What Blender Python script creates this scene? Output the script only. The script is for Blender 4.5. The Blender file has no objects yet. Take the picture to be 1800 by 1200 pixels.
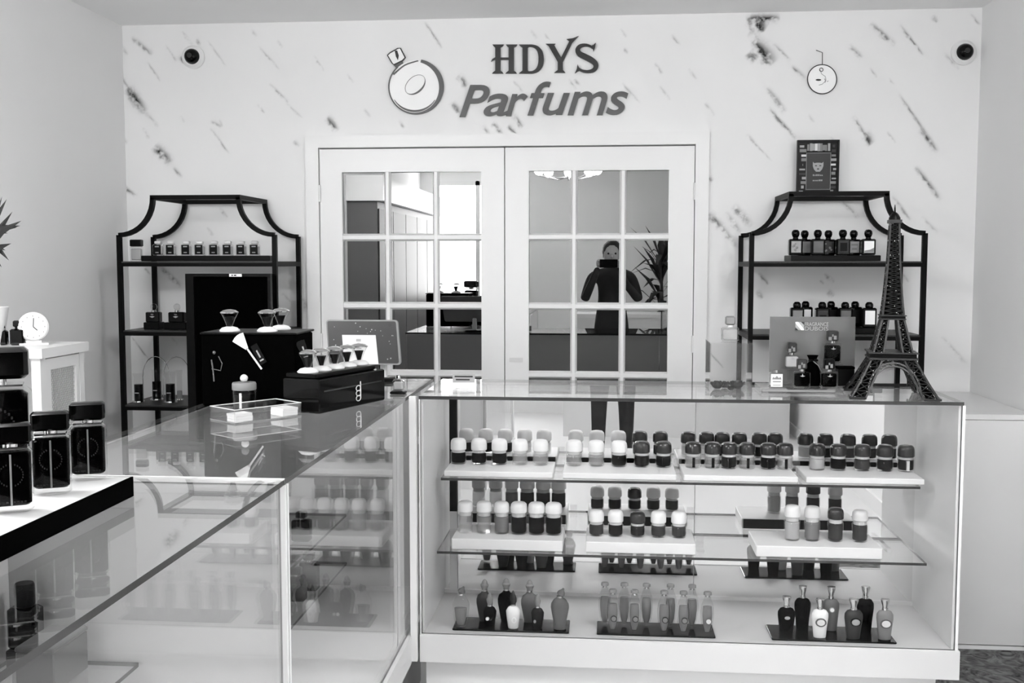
import bpy, bmesh, math, random
from mathutils import Vector, Matrix
S = bpy.context.scene
COL = S.collection
PI = math.pi
# ------------------------------------------------------------------ camera, light, exposure
EYE, FPX = 1.45, 1850.0
PHI = math.atan(140 / FPX)
TH = math.atan(166 * math.cos(PHI) / FPX)
FW = Vector((-math.sin(TH) * math.cos(PHI), math.cos(TH) * math.cos(PHI), -math.sin(PHI)))
RT = Vector((math.cos(TH), math.sin(TH), 0))
UP = RT.cross(FW)
cam_data = bpy.data.cameras.new('camera')
cam_data.sensor_width = 36
cam_data.lens = 36 * FPX / 1800
cam_data.clip_start = 0.01
cam = bpy.data.objects.new('camera', cam_data)
COL.objects.link(cam)
cam.matrix_world = Matrix(((RT.x, UP.x, -FW.x, 0), (RT.y, UP.y, -FW.y, 0), (RT.z, UP.z, -FW.z, EYE), (0, 0, 0, 1)))
S.camera = cam
S.view_settings.view_transform = 'Standard'
S.view_settings.look = 'None'
S.view_settings.exposure = 0.68
S.view_settings.gamma = 1.0
S.view_settings.use_curve_mapping = False
S.cycles.use_denoising = True
S.cycles.max_bounces = 16
S.cycles.transparent_max_bounces = 40
S.cycles.glossy_bounces = 8
S.cycles.diffuse_bounces = 6
S.cycles.sample_clamp_indirect = 6
W = bpy.data.worlds.new('world'); S.world = W; W.use_nodes = True
W.node_tree.nodes['Background'].inputs[0].default_value = (0.7, 0.7, 0.7, 1)
W.node_tree.nodes['Background'].inputs[1].default_value = 0.6
FILL_E = 26.0      # unseen drum lights added to lift the walls and ceiling
BULB_E = 30.0       # chandelier globes
WINDOW_E = 13.0     # daylight through the shop window behind the camera


def area(name, loc, size_x, size_y, power, rot=(0, 0, 0)):
    l = bpy.data.lights.new(name, 'AREA'); l.shape = 'RECTANGLE'
    l.size = size_x; l.size_y = size_y; l.energy = power
    o = bpy.data.objects.new(name, l); o.location = loc; o.rotation_euler = rot
    COL.objects.link(o)
    return o


CEIL = 2.52
WALL_Y = 4.7
LEFT_X, RIGHT_X, BACK_Y = -2.2, 1.575, -3.0


def ray(px, py):
    return FW + RT * ((px - 900) / FPX) + UP * ((600 - py) / FPX)


def at(px, py, y):
    r = ray(px, py); t = y / r.y
    return Vector((r.x * t, y, EYE + r.z * t))


def atz(px, py, z):
    r = ray(px, py); t = (z - EYE) / r.z
    return Vector((r.x * t, r.y * t, z))


# ------------------------------------------------------------------ materials
def lin(v):
    v /= 255.0
    return v / 12.92 if v <= 0.04045 else ((v + 0.055) / 1.055) ** 2.4


def nodes(name):
    m = bpy.data.materials.new(name); m.use_nodes = True
    return m, m.node_tree.nodes, m.node_tree.links


def mat(name, g, rough=0.5, metal=0.0, spec=0.5, var=0.04, scale=12.0, bump=0.0, emit=0.0, coat=0.0):
    """g is an sRGB grey 0..255; a faint noise varies it."""
    m, n, l = nodes(name)
    b = n['Principled BSDF']
    v = lin(g)
    tc = n.new('ShaderNodeTexCoord'); nz = n.new('ShaderNodeTexNoise')
    nz.inputs['Scale'].default_value = scale; nz.inputs['Detail'].default_value = 4
    l.new(tc.outputs['Object'], nz.inputs['Vector'])
    mr = n.new('ShaderNodeMapRange')
    mr.inputs['To Min'].default_value = v * (1 - var); mr.inputs['To Max'].default_value = v * (1 + var)
    l.new(nz.outputs['Fac'], mr.inputs['Value'])
    l.new(mr.outputs['Result'], b.inputs['Base Color'])
    b.inputs['Roughness'].default_value = rough; b.inputs['Metallic'].default_value = metal
    b.inputs['Specular IOR Level'].default_value = spec
    b.inputs['Coat Weight'].default_value = coat
    if bump:
        bp = n.new('ShaderNodeBump'); bp.inputs['Strength'].default_value = bump; bp.inputs['Distance'].default_value = 0.01
        l.new(nz.outputs['Fac'], bp.inputs['Height']); l.new(bp.outputs['Normal'], b.inputs['Normal'])
    if emit:
        b.inputs['Emission Color'].default_value = (1, 1, 1, 1); b.inputs['Emission Strength'].default_value = emit
    return m


def glass(name, tint=0.96, f0=0.04, body=0.0, body_g=200, power=5.0):
    """thin clear sheet: transparent with Fresnel-like reflection; body adds a share of plain tinted surface"""
    m, n, l = nodes(name)
    n.remove(n['Principled BSDF']); out = n['Material Output']
    lw = n.new('ShaderNodeLayerWeight'); lw.inputs['Blend'].default_value = 0.5
    pw = n.new('ShaderNodeMath'); pw.operation = 'POWER'; pw.inputs[1].default_value = power
    l.new(lw.outputs['Facing'], pw.inputs[0])
    ma = n.new('ShaderNodeMath'); ma.operation = 'MULTIPLY_ADD'; ma.inputs[1].default_value = 1 - f0; ma.inputs[2].default_value = f0
    l.new(pw.outputs[0], ma.inputs[0])
    t = n.new('ShaderNodeBsdfTransparent'); t.inputs[0].default_value = (tint, tint, tint, 1)
    g = n.new('ShaderNodeBsdfGlossy'); g.inputs['Roughness'].default_value = 0.0; g.inputs[0].default_value = (1, 1, 1, 1)
    base = t.outputs[0]
    if body:
        d = n.new('ShaderNodeBsdfDiffuse'); v = lin(body_g); d.inputs[0].default_value = (v, v, v, 1)
        mx0 = n.new('ShaderNodeMixShader'); mx0.inputs[0].default_value = body
        l.new(t.outputs[0], mx0.inputs[1]); l.new(d.outputs[0], mx0.inputs[2]); base = mx0.outputs[0]
    mx = n.new('ShaderNodeMixShader')
    l.new(ma.outputs[0], mx.inputs[0]); l.new(base, mx.inputs[1]); l.new(g.outputs[0], mx.inputs[2])
    l.new(mx.outputs[0], out.inputs[0])
    return m


def mirror(name, g, rough=0.0):
    return mat(name, g, rough=rough, metal=1.0, var=0.0)


M = {}
M['paper'] = mat('marble wallpaper', 224, rough=0.6, var=0.035, scale=3.0)
M['paint'] = mat('white wall paint', 226, rough=0.7, var=0.015, scale=5)
M['ceiling'] = mat('ceiling paint', 238, rough=0.85, var=0.02, scale=4)
M['trim'] = mat('white satin trim', 222, rough=0.35, var=0.01)
M['gap'] = mat('painted gap shade', 40, rough=0.9)
M['white'] = mat('white laminate', 214, rough=0.3, var=0.012)
M['white_soft'] = mat('white plastic', 222, rough=0.4, var=0.015, scale=40)
M['ivory'] = mat('pale grey plastic', 205, rough=0.4)
M['mid'] = mat('mid grey', 122, rough=0.45, spec=0.3, var=0.06)
M['grey'] = mat('grey lacquer', 92, rough=0.4, spec=0.25, var=0.05)
M['dgrey'] = mat('dark grey', 48, rough=0.4, spec=0.2, var=0.06)
M['cap_dark'] = mat('dark glossy cap', 38, rough=0.22, var=0.08, scale=60)
M['black'] = mat('black', 5, rough=0.35, spec=0.12, var=0.1)
M['blackgloss'] = mat('black gloss', 3, rough=0.08, spec=0.2, var=0.1)
M['blackmatt'] = mat('black matt', 2, rough=0.8, spec=0.01, var=0.1)
M['iron'] = mat('black painted steel', 7, rough=0.45, spec=0.08, var=0.15, scale=30)
M['end_grey'] = mat('pale grey end panel', 182, rough=0.5, var=0.02, scale=4)
M['screen'] = mat('tablet screen', 56, rough=0.3, spec=0.15, var=0.12, scale=30)
M['lattice'] = mat('dull steel lattice', 30, rough=0.4, spec=0.3, var=.3, scale=60)
M['deck'] = mat('white deck laminate', 198, rough=0.4, var=0.012)
M['edge'] = mat('dark glass edge', 48, rough=0.15, var=0.1)
M['edge_soft'] = mat('pale glass edge', 120, rough=0.15, var=0.1)
M['chrome'] = mirror('chrome', 205, 0.12)
M['mirror'] = mirror('case mirror', 240, 0.0)
M['pane'] = mirror('mirrored door glass', 158, 0.006)
M['liq_black'] = mat('black liquid', 2, rough=0.1, spec=0.03, var=0.1)
M['liq_dark'] = mat('dark liquid', 26, rough=0.12, spec=0.08, var=0.1)
M['liq_dgrey'] = mat('dark grey liquid', 58, rough=0.15, spec=0.12, var=0.1)
M['liq_mid'] = mat('grey liquid', 118, rough=0.15, var=0.08)
M['liq_light'] = mat('pale liquid', 176, rough=0.15, var=0.06)
M['liq_clear'] = glass('clear liquid', 0.86, 0.05, 0.3, 205)
M['glass'] = glass('case glass', 0.965, 0.006)
M['shelf_glass'] = glass('shelf glass', 0.93, 0.025, 0.04, 210)
M['bottle_glass'] = glass('bottle glass', 0.93, 0.012, 0.0, 200, 4.0)
M['acrylic'] = glass('acrylic', 0.95, 0.05)
M['frosted'] = glass('smoked display board', 0.5, 0.05, 0.62, 120)
M['print_white'] = mat('white print', 238, rough=0.5)
M['print_grey'] = mat('grey print', 150, rough=0.5)
M['sign_dark'] = mat('dark sign letters', 56, spec=0.2, rough=0.35, var=0.03)
M['sign_grey'] = mat('grey sign letters', 90, spec=0.2, rough=0.35, var=0.03)
M['leaf'] = mat('dark leaf', 30, rough=0.5, var=0.4, scale=20)
M['skin'] = mat('skin', 150, rough=0.5)
M['cloth'] = mat('dark cloth', 24, rough=0.9, var=0.3, scale=40)
M['hair'] = mat('dark hair', 14, rough=0.5, var=0.3, scale=80)
M['carpet'] = None
M['faint'] = mat('faint print', 30, rough=0.5, spec=0.1)
M['tile'] = mat('pale floor tile', 205, rough=0.45, var=0.04, scale=3)
M['light'] = mat('added drum glow', 245, emit=FILL_E)
M['bulb'] = mat('lit globe', 245, emit=BULB_E)


def carpet():
    m, n, l = nodes('swirled dark carpet')
    b = n['Principled BSDF']; b.inputs['Roughness'].default_value = 0.95; b.inputs['Specular IOR Level'].default_value = 0.1
    tc = n.new('ShaderNodeTexCoord')
    wv = n.new('ShaderNodeTexNoise'); wv.inputs['Scale'].default_value = 9; wv.inputs['Distortion'].default_value = 4.5; wv.inputs['Detail'].default_value = 6
    l.new(tc.outputs['Object'], wv.inputs['Vector'])
    cr = n.new('ShaderNodeValToRGB')
    cr.color_ramp.elements[0].position = 0.3; cr.color_ramp.elements[0].color = (lin(48),) * 3 + (1,)
    cr.color_ramp.elements[1].position = 0.72; cr.color_ramp.elements[1].color = (lin(132),) * 3 + (1,)
    l.new(wv.outputs['Fac'], cr.inputs[0]); l.new(cr.outputs[0], b.inputs['Base Color'])
    f = n.new('ShaderNodeTexNoise'); f.inputs['Scale'].default_value = 260
    l.new(tc.outputs['Object'], f.inputs['Vector'])
    bp = n.new('ShaderNodeBump'); bp.inputs['Strength'].default_value = 0.5; bp.inputs['Distance'].default_value = 0.004
    l.new(f.outputs['Fac'], bp.inputs['Height']); l.new(bp.outputs[0], b.inputs['Normal'])
    return m


M['carpet'] = carpet()


def vein_mat():
    """printed vein: dark ink whose cover follows a soft spindle along the strip (UV) broken up by noise"""
    m, n, l = nodes('printed marble vein')
    b = n['Principled BSDF']; b.inputs['Roughness'].default_value = 0.6
    b.inputs['Base Color'].default_value = (lin(28),) * 3 + (1,)
    uv = n.new('ShaderNodeUVMap'); sp = n.new('ShaderNodeSeparateXYZ'); l.new(uv.outputs[0], sp.inputs[0])
    at_ = n.new('ShaderNodeAttribute'); at_.attribute_name = 'ink'
    tc = n.new('ShaderNodeTexCoord'); nz = n.new('ShaderNodeTexNoise'); nz.inputs['Scale'].default_value = 42; nz.inputs['Detail'].default_value = 6
    l.new(tc.outputs['Object'], nz.inputs['Vector'])

    def mth(op, a, c=None, clamp=False):
        q = n.new('ShaderNodeMath'); q.operation = op; q.use_clamp = clamp
        for i, v in enumerate((a, c)):
            if v is None: continue
            if isinstance(v, (int, float)): q.inputs[i].default_value = v
            else: l.new(v, q.inputs[i])
        return q.outputs[0]
    # across: v in 0..1 -> 1 at the middle, displaced by noise
    off = mth('MULTIPLY', mth('SUBTRACT', nz.outputs['Fac'], 0.5), 0.7)
    a = mth('ABSOLUTE', mth('SUBTRACT', mth('ADD', sp.outputs['Y'], off), 0.5))
    across = mth('POWER', mth('SUBTRACT', 1.0, mth('MULTIPLY', a, 2.0), True), 2.2)
    u = sp.outputs['X']
    along = mth('POWER', mth('MULTIPLY', mth('MULTIPLY', u, mth('SUBTRACT', 1.0, u)), 4.0, True), 0.8)
    brk = mth('MULTIPLY', mth('SUBTRACT', nz.outputs['Fac'], 0.30), 3.0, True)
    al = mth('MULTIPLY', mth('MULTIPLY', across, along), mth('MULTIPLY', brk, at_.outputs['Fac']), True)
    l.new(al, b.inputs['Alpha'])
    return m


M['vein'] = vein_mat()


# ------------------------------------------------------------------ mesh builder
class B:
    def __init__(s):
        s.v = []; s.f = []; s.m = []

    def add(s, vs, fs, mi=0):
        k = len(s.v); s.v += [tuple(p) for p in vs]
        for f in fs: s.f.append([k + i for i in f]); s.m.append(mi)
        return s

    def box(s, x0, x1, y0, y1, z0, z1, mi=0, edge=None):
        """edge: material index for the four narrow faces of a sheet"""
        vs = [(x0, y0, z0), (x1, y0, z0), (x1, y1, z0), (x0, y1, z0), (x0, y0, z1), (x1, y0, z1), (x1, y1, z1), (x0, y1, z1)]
        fs = [(0, 3, 2, 1), (4, 5, 6, 7), (0, 1, 5, 4), (2, 3, 7, 6), (1, 2, 6, 5), (3, 0, 4, 7)]
        if edge is None: return s.add(vs, fs, mi)
        d = [abs(z1 - z0), abs(y1 - y0), abs(x1 - x0)]; t = d.index(min(d))
        for i, f in enumerate(fs): s.add([vs[j] for j in f], [(0, 1, 2, 3)], mi if i // 2 == t else edge)
        return s

    def cbox(s, cx, cy, cz, sx, sy, sz, ch=0.0, mi=0):
        """centre box with all its edges chamfered"""
        x, y, z = sx / 2, sy / 2, sz / 2; c = min(ch, x * .9, y * .9, z * .9)
        if c <= 0: return s.box(cx - x, cx + x, cy - y, cy + y, cz - z, cz + z, mi)
        ring = lambda ex, ey, zz: [(cx - ex + c, cy - ey, zz), (cx + ex - c, cy - ey, zz), (cx + ex, cy - ey + c, zz), (cx + ex, cy + ey - c, zz), (cx + ex - c, cy + ey, zz), (cx - ex + c, cy + ey, zz), (cx - ex, cy + ey - c, zz), (cx - ex, cy - ey + c, zz)]
        rs = [ring(x - c, y - c, cz - z), ring(x, y, cz - z + c), ring(x, y, cz + z - c), ring(x - c, y - c, cz + z)]
        return s.loft(rs, mi)

    def loft(s, rings, mi=0, caps=True, closed=True):
        n = len(rings[0]); vs = [p for r in rings for p in r]; fs = []
        for i in range(len(rings) - 1):
            for j in range(n if closed else n - 1):
                k = (j + 1) % n
                fs.append((i * n + j, i * n + k, (i + 1) * n + k, (i + 1) * n + j))
        if caps: fs += [tuple(reversed(range(n))), tuple((len(rings) - 1) * n + j for j in range(n))]
        return s.add(vs, fs, mi)

    def lathe(s, prof, c=(0, 0, 0), seg=16, mi=0, sx=1.0, sy=1.0):
        rs = []
        for r, z in prof:
            r = max(r, 1e-4)
            rs.append([(c[0] + sx * r * math.cos(2 * PI * j / seg), c[1] + sy * r * math.sin(2 * PI * j / seg), c[2] + z) for j in range(seg)])
        return s.loft(rs, mi)

    def tube(s, pts, r, seg=6, mi=0, square=False, taper=None):
        pts = [Vector(p) for p in pts]; rs = []; n = len(pts)
        if square: seg = 4
        prevn = None
        for i, p in enumerate(pts):
            t = (pts[min(i + 1, n - 1)] - pts[max(i - 1, 0)]).normalized()
            if prevn is None:
                ref = Vector((0, 1, 0)) if abs(t.y) < 0.9 else Vector((1, 0, 0))
                a = t.cross(ref).normalized()
            else:
                a = (prevn - t * prevn.dot(t)).normalized()
            prevn = a; b = t.cross(a)
            rr = r if taper is None else r * taper[i]
            o = PI / 4 if square else 0
            k = math.sqrt(2) if square else 1
            rs.append([p + (a * math.cos(o + 2 * PI * j / seg) + b * math.sin(o + 2 * PI * j / seg)) * rr * k for j in range(seg)])
        return s.loft(rs, mi)

    def sphere(s, c, r, seg=12, rings=8, mi=0, sz=1.0, sx=1.0, sy=1.0):
        return s.lathe([(r * math.sin(PI * i / rings), -r * sz * math.cos(PI * i / rings)) for i in range(rings + 1)], c, seg, mi, sx, sy)

    def prism(s, poly, place, depth, mi=0):
        """poly: 2D points; place(u, v, w) -> 3D; extruded from w=0 to w=depth"""
        n = len(poly)
        vs = [place(u, v, 0) for u, v in poly] + [place(u, v, depth) for u, v in poly]
        fs = [tuple(range(n)), tuple(reversed(range(n, 2 * n)))] + [(i, i + n, (i + 1) % n + n, (i + 1) % n) for i in range(n)]
        return s.add(vs, fs, mi)

    def xform(s, mtx, start=0):
        for i in range(start, len(s.v)): s.v[i] = tuple(mtx @ Vector(s.v[i]))
        return s

    def mesh(s, name, mats, smooth=False):
        me = bpy.data.meshes.new(name)
        me.from_pydata(s.v, [], s.f)
        bm = bmesh.new(); bm.from_mesh(me)
        bmesh.ops.recalc_face_normals(bm, faces=bm.faces)
        bm.to_mesh(me); bm.free()
        for q in (mats if isinstance(mats, (list, tuple)) else [mats]): me.materials.append(M[q] if isinstance(q, str) else q)
        for p, k in zip(me.polygons, s.m): p.material_index = k
        if smooth:
            me.polygons.foreach_set('use_smooth', [True] * len(me.polygons))
            me.set_sharp_from_angle(angle=math.radians(38))
        me.update()
        return me


def obj(name, b, mats=None, parent=None, loc=None, rotz=None, smooth=False):
    me = b if isinstance(b, bpy.types.Mesh) else b.mesh(name, mats, smooth)
    o = bpy.data.objects.new(name, me); COL.objects.link(o)
    if parent is not None: o.parent = parent
    if loc is not None: o.location = loc
    if rotz is not None: o.rotation_euler = (0, 0, rotz)
    return o


def tag(o, label, cat, group=None, kind=None):
    o['label'] = label; o['category'] = cat
    if group: o['group'] = group
    if kind: o['kind'] = kind
    return o


def thing(name, label, cat, loc=(0, 0, 0), rotz=0.0, group=None, kind=None):
    o = bpy.data.objects.new(name, None); COL.objects.link(o)
    o.empty_display_size = 0.05; o.location = loc; o.rotation_euler = (0, 0, rotz)
    return tag(o, label, cat, group, kind)


ORD = ['first', 'second', 'third', 'fourth', 'fifth', 'sixth', 'seventh', 'eighth', 'ninth', 'tenth']
rng = random.Random(7)

# ------------------------------------------------------------------ room shell
def shell(name, b, m, label, cat):
    return tag(obj(name, b, m), label, cat, kind='structure')


shell('floor', B().box(LEFT_X - .1, RIGHT_X + .1, BACK_Y - .1, WALL_Y + .1, -.06, 0), 'tile', 'pale plain floor of the shop', 'floor')
shell('ceiling', B().box(LEFT_X - .1, RIGHT_X + .1, BACK_Y - .1, WALL_Y + .1, CEIL, CEIL + .08), 'ceiling', 'plain pale grey ceiling above the marble wall', 'ceiling')
DX0, DXM, DX1, DZ = at(561, 264, WALL_Y).x, at(887, 262, WALL_Y).x, at(1222, 256, WALL_Y).x, 1.955
b = B()
b.box(LEFT_X - .1, DX0 - .0015, WALL_Y, WALL_Y + .1, 0, CEIL).box(DX1 + .0015, RIGHT_X + .1, WALL_Y, WALL_Y + .1, 0, CEIL).box(DX0 - .0015, DX1 + .0015, WALL_Y, WALL_Y + .1, DZ + .005, CEIL)
wall = shell('wall_back', b, 'paper', 'white marble-patterned papered wall behind the counters carrying the shop sign', 'wall')
shell('wall_left', B().box(LEFT_X - .1, LEFT_X, BACK_Y, WALL_Y, 0, CEIL), 'paint', 'plain white wall on the side of the clock cabinet', 'wall')
shell('wall_right', B().box(RIGHT_X, RIGHT_X + .1, BACK_Y, WALL_Y, 0, CEIL), 'paint', 'plain white wall beside the low white cabinet', 'wall')
# wall behind the camera with the daylight window
WX0, WX1, WZ0, WZ1 = -2.05, -1.0, 1.0, 2.4
b = B()
b.box(LEFT_X - .1, WX0, BACK_Y - .1, BACK_Y, 0, CEIL).box(WX1, RIGHT_X + .1, BACK_Y - .1, BACK_Y, 0, CEIL)
b.box(WX0, WX1, BACK_Y - .1, BACK_Y, 0, WZ0).box(WX0, WX1, BACK_Y - .1, BACK_Y, WZ1, CEIL)
shell('wall_front', b, 'paint', 'plain white street-side wall with the daylight window', 'wall')
win = thing('window_1', 'bright daylight window in the street-side wall', 'window', (0, 0, 0), kind='structure')
M['daylight'] = mat('daylit frosted pane', 240, emit=WINDOW_E)
obj('pane', B().box(WX0, WX1, BACK_Y - .07, BACK_Y - .06, WZ0, WZ1), 'daylight', win)
b = B()
for x in (WX0, WX1 - .05, (WX0 + WX1) / 2 - .02): b.box(x, x + .05, BACK_Y - .06, BACK_Y + .01, WZ0, WZ1)
for z in (WZ0, WZ1 - .05): b.box(WX0, WX1, BACK_Y - .06, BACK_Y + .01, z, z + .05)
obj('window_frame', b, 'trim', win)
# drum lights added above the picture to brighten the walls, and a globe chandelier behind the camera
for i, (x, y, lab) in enumerate([(-1.62, 1.6, 'added drum light out of view, brightening the left wall'), (1.05, 1.7, 'added drum light out of view, brightening the right wall')]):
    t = thing('added_drum_light', lab, 'light', (x, y, CEIL), group='added unseen drum lights')
    obj('mount', B().lathe([(.08, -.05), (.08, -.0002)], seg=20).tube([(0, 0, -.05), (0, 0, -.21)], .008, 6), 'trim', t, smooth=True)
    obj('shade', B().lathe([(.05, -.37), (.20, -.37), (.22, -.36), (.22, -.22), (.20, -.21), (.05, -.21)], seg=32), 'light', t, smooth=True)
t = thing('chandelier', 'globe chandelier behind the camera, glinting in the door panes', 'light', (-.4, -1.5, CEIL))
obj('rod', B().lathe([(.06, -.03), (.06, -.0002)], seg=16).tube([(0, 0, -.03), (0, 0, -.2)], .012, 8), 'chrome', t, smooth=True)
for k in range(8):
    c, s_ = math.cos(k * PI / 4), math.sin(k * PI / 4)
    arm = obj('arm', B().tube([(0, 0, -.2), (.15 * c, .15 * s_, -.22), (.3 * c, .3 * s_, -.18)], .007, 6), 'chrome', t, smooth=True)
    obj('globe', B().sphere((.3 * c, .3 * s_, -.13), .05, 14, 10), 'bulb', arm, smooth=True)

tag(obj('rug', B().cbox(1.302, 2.9, .005, .53, 2.14, .010, .004), 'carpet'), 'dark swirl-patterned rug on the floor in front of the low white cabinet', 'rug')
# baseboards
shell('baseboard_right', B().box(RIGHT_X - .014, RIGHT_X, BACK_Y, 3.98, 0, .09), 'trim', 'white baseboard along the plain wall by the low cabinet', 'baseboard')
shell('baseboard_left', B().box(LEFT_X, LEFT_X + .014, BACK_Y, WALL_Y, 0, .09), 'trim', 'white baseboard along the wall under the mesh cabinet', 'baseboard')

# printed veins of the wallpaper
VEINS = [  # px start, px end, width px, ink
    (210, 77, 225, 97, 7, .8), (231, 64, 269, 96, 10, .8), (290, 78, 311, 108, 5, .6), (320, 54, 338, 80, 6, .7), (345, 68, 353, 79, 6, .9), (364, 70, 398, 117, 5, .6),
    (318, 98, 326, 109, 9, 1.2), (259, 108, 283, 143, 5, .6), (206, 122, 236, 170, 6, .7), (226, 152, 256, 198, 17, 1.9), (252, 192, 279, 223, 7, .6), (206, 236, 224, 252, 10, .9),
    (272, 254, 302, 287, 17, 1.8), (305, 294, 321, 312, 7, .8), (208, 319, 242, 347, 7, .8), (369, 224, 405, 273, 5, .9), (453, 80, 492, 122, 5, .6), (473, 146, 508, 180, 6, .8),
    (503, 181, 533, 208, 5, .5), (551, 97, 570, 125, 5, .6), (575, 204, 595, 230, 13, 1.3), (452, 183, 466, 199, 5, .7), (251, 224, 263, 244, 6, .7), (385, 210, 392, 222, 5, .5),
    (316, 204, 324, 216, 7, .6), (370, 212, 390, 222, 6, .6), (517, 246, 526, 258, 8, .6), (746, 38, 778, 85, 6, .9), (805, 132, 822, 151, 12, 1.3), (793, 178, 809, 198, 11, 1.3),
    (902, 200, 920, 224, 9, 1.2), (866, 214, 883, 236, 9, 1.2), (893, 219, 909, 238, 9, 1.0), (848, 220, 860, 236, 8, .7), (999, 138, 1014, 158, 5, .6), (932, 52, 945, 68, 6, .5),
    (957, 58, 967, 72, 5, .5), (1093, 145, 1126, 182, 5, .6), (902, 141, 920, 162, 5, .6), (1010, 138, 1020, 152, 6, .7), (1097, 84, 1104, 94, 6, .6),
    (1326, 70, 1360, 112, 24, 2.2), (1316, 90, 1331, 107, 16, 1.5), (1318, 54, 1334, 72, 16, .6), (1360, 76, 1391, 107, 6, .7), (1391, 115, 1416, 138, 8, 1.0), (1530, 40, 1574, 79, 10, 1.2), (1581, 43, 1624, 97, 6, 1.1),
    (1491, 79, 1516, 102, 9, 1.1), (1529, 119, 1542, 136, 5, .6), (1562, 137, 1572, 150, 5, .5), (1348, 153, 1382, 197, 10, 1.1), (1351, 188, 1399, 244, 7, 1.2), (1580, 165, 1630, 236, 6, 1.0),
    (1618, 224, 1649, 268, 10, 1.3), (1498, 203, 1524, 240, 8, 1.0), (1519, 233, 1534, 253, 16, 1.5), (1639, 27, 1647, 40, 9, 1.1), (1706, 24, 1724, 45, 5, .7), (1659, 92, 1687, 122, 6, .6),
    (1311, 235, 1358, 284, 4, .6), (1610, 292, 1655, 352, 9, 1.2), (1313, 236, 1327, 252, 6, .7), (1568, 344, 1602, 387, 6, .8), (1275, 372, 1303, 408, 10, .9), (1256, 383, 1300, 437, 11, .9),
    (1289, 359, 1323, 397, 13, .9), (1246, 374, 1268, 400, 15, 1.3), (1480, 352, 1511, 383, 8, .9), (1373, 216, 1399, 242, 7, .9), (1333, 479, 1352, 500, 7, .9), (1448, 481, 1467, 496, 7, 1.1), (1441, 492, 1448, 500, 6, 1.0), (1455, 509, 1466, 521, 9, 1.2),
    (1247, 618, 1273, 647, 4, .7), (1330, 510, 1342, 524, 9, .9), (1586, 480, 1598, 496, 6, .7), (1655, 590, 1700, 640, 7, .6), (1690, 690, 1708, 715, 10, 1.1), (1620, 380, 1650, 410, 6, .5),
    (277, 464, 319, 503, 9, 1.4), (255, 470, 264, 483, 6, 1.0), (216, 327, 241, 346, 8, 1.1), (386, 365, 401, 383, 6, .8), (363, 399, 376, 414, 6, .7), (395, 432, 408, 446, 6, .7), (227, 586, 265, 636, 4, 1.0), (495, 515, 511, 533, 8, 1.0),
    (531, 524, 543, 545, 12, .9), (518, 574, 543, 602, 10, 1.2), (300, 590, 312, 606, 6, .5), (300, 716, 308, 726, 8, 1.2), (1243, 310, 1254, 318, 8, .9), (342, 345, 349, 353, 8, 1.2),
    (1316, 30, 1348, 50, 26, 2.0), (1310, 34, 1372, 30, 14, 2.2), (440, 50, 452, 64, 6, .5), (487, 70, 497, 84, 6, .5), (610, 130, 622, 146, 5, .5), (640, 190, 652, 206, 6, .5), (1180, 60, 1196, 80, 6, .6), (1210, 120, 1225, 140, 6, .6), (1240, 180, 1256, 204, 6, .7), (1150, 110, 1166, 130, 6, .6), (1090, 50, 1102, 66, 6, .5),
    (1160, 150, 1180, 178, 5, .5), (1420, 200, 1432, 216, 6, .5), (1460, 240, 1472, 256, 5, .5), (1560, 230, 1575, 252, 5, .5), (700, 210, 712, 226, 6, .5)]
vb = B(); inks = []; uvs = []
YV = WALL_Y - .0012
for x0, y0, x1, y1, w, ink in VEINS:
    p, q = at(x0, y0, YV), at(x1, y1, YV)
    d = (q - p).normalized(); nrm = Vector((-d.z, 0, d.x)) * (w / 394 * .9)
    vb.add([p - nrm, q - nrm, q + nrm, p + nrm], [(0, 1, 2, 3)]); inks.append(min(ink, 2.5) * .6)
me = bpy.data.meshes.new('marble_vein'); me.from_pydata(vb.v, [], vb.f); me.materials.append(M['vein'])
ul = me.uv_layers.new(name='UVMap'); ca = me.attributes.new('ink', 'FLOAT', 'FACE')
for i in range(len(vb.f)):
    ca.data[i].value = inks[i]
    for j, uvv in enumerate([(0, 0), (1, 0), (1, 1), (0, 1)]): ul.data[i * 4 + j].uv = uvv
o = obj('marble_vein', me, parent=wall); o['kind'] = 'stuff'

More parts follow.
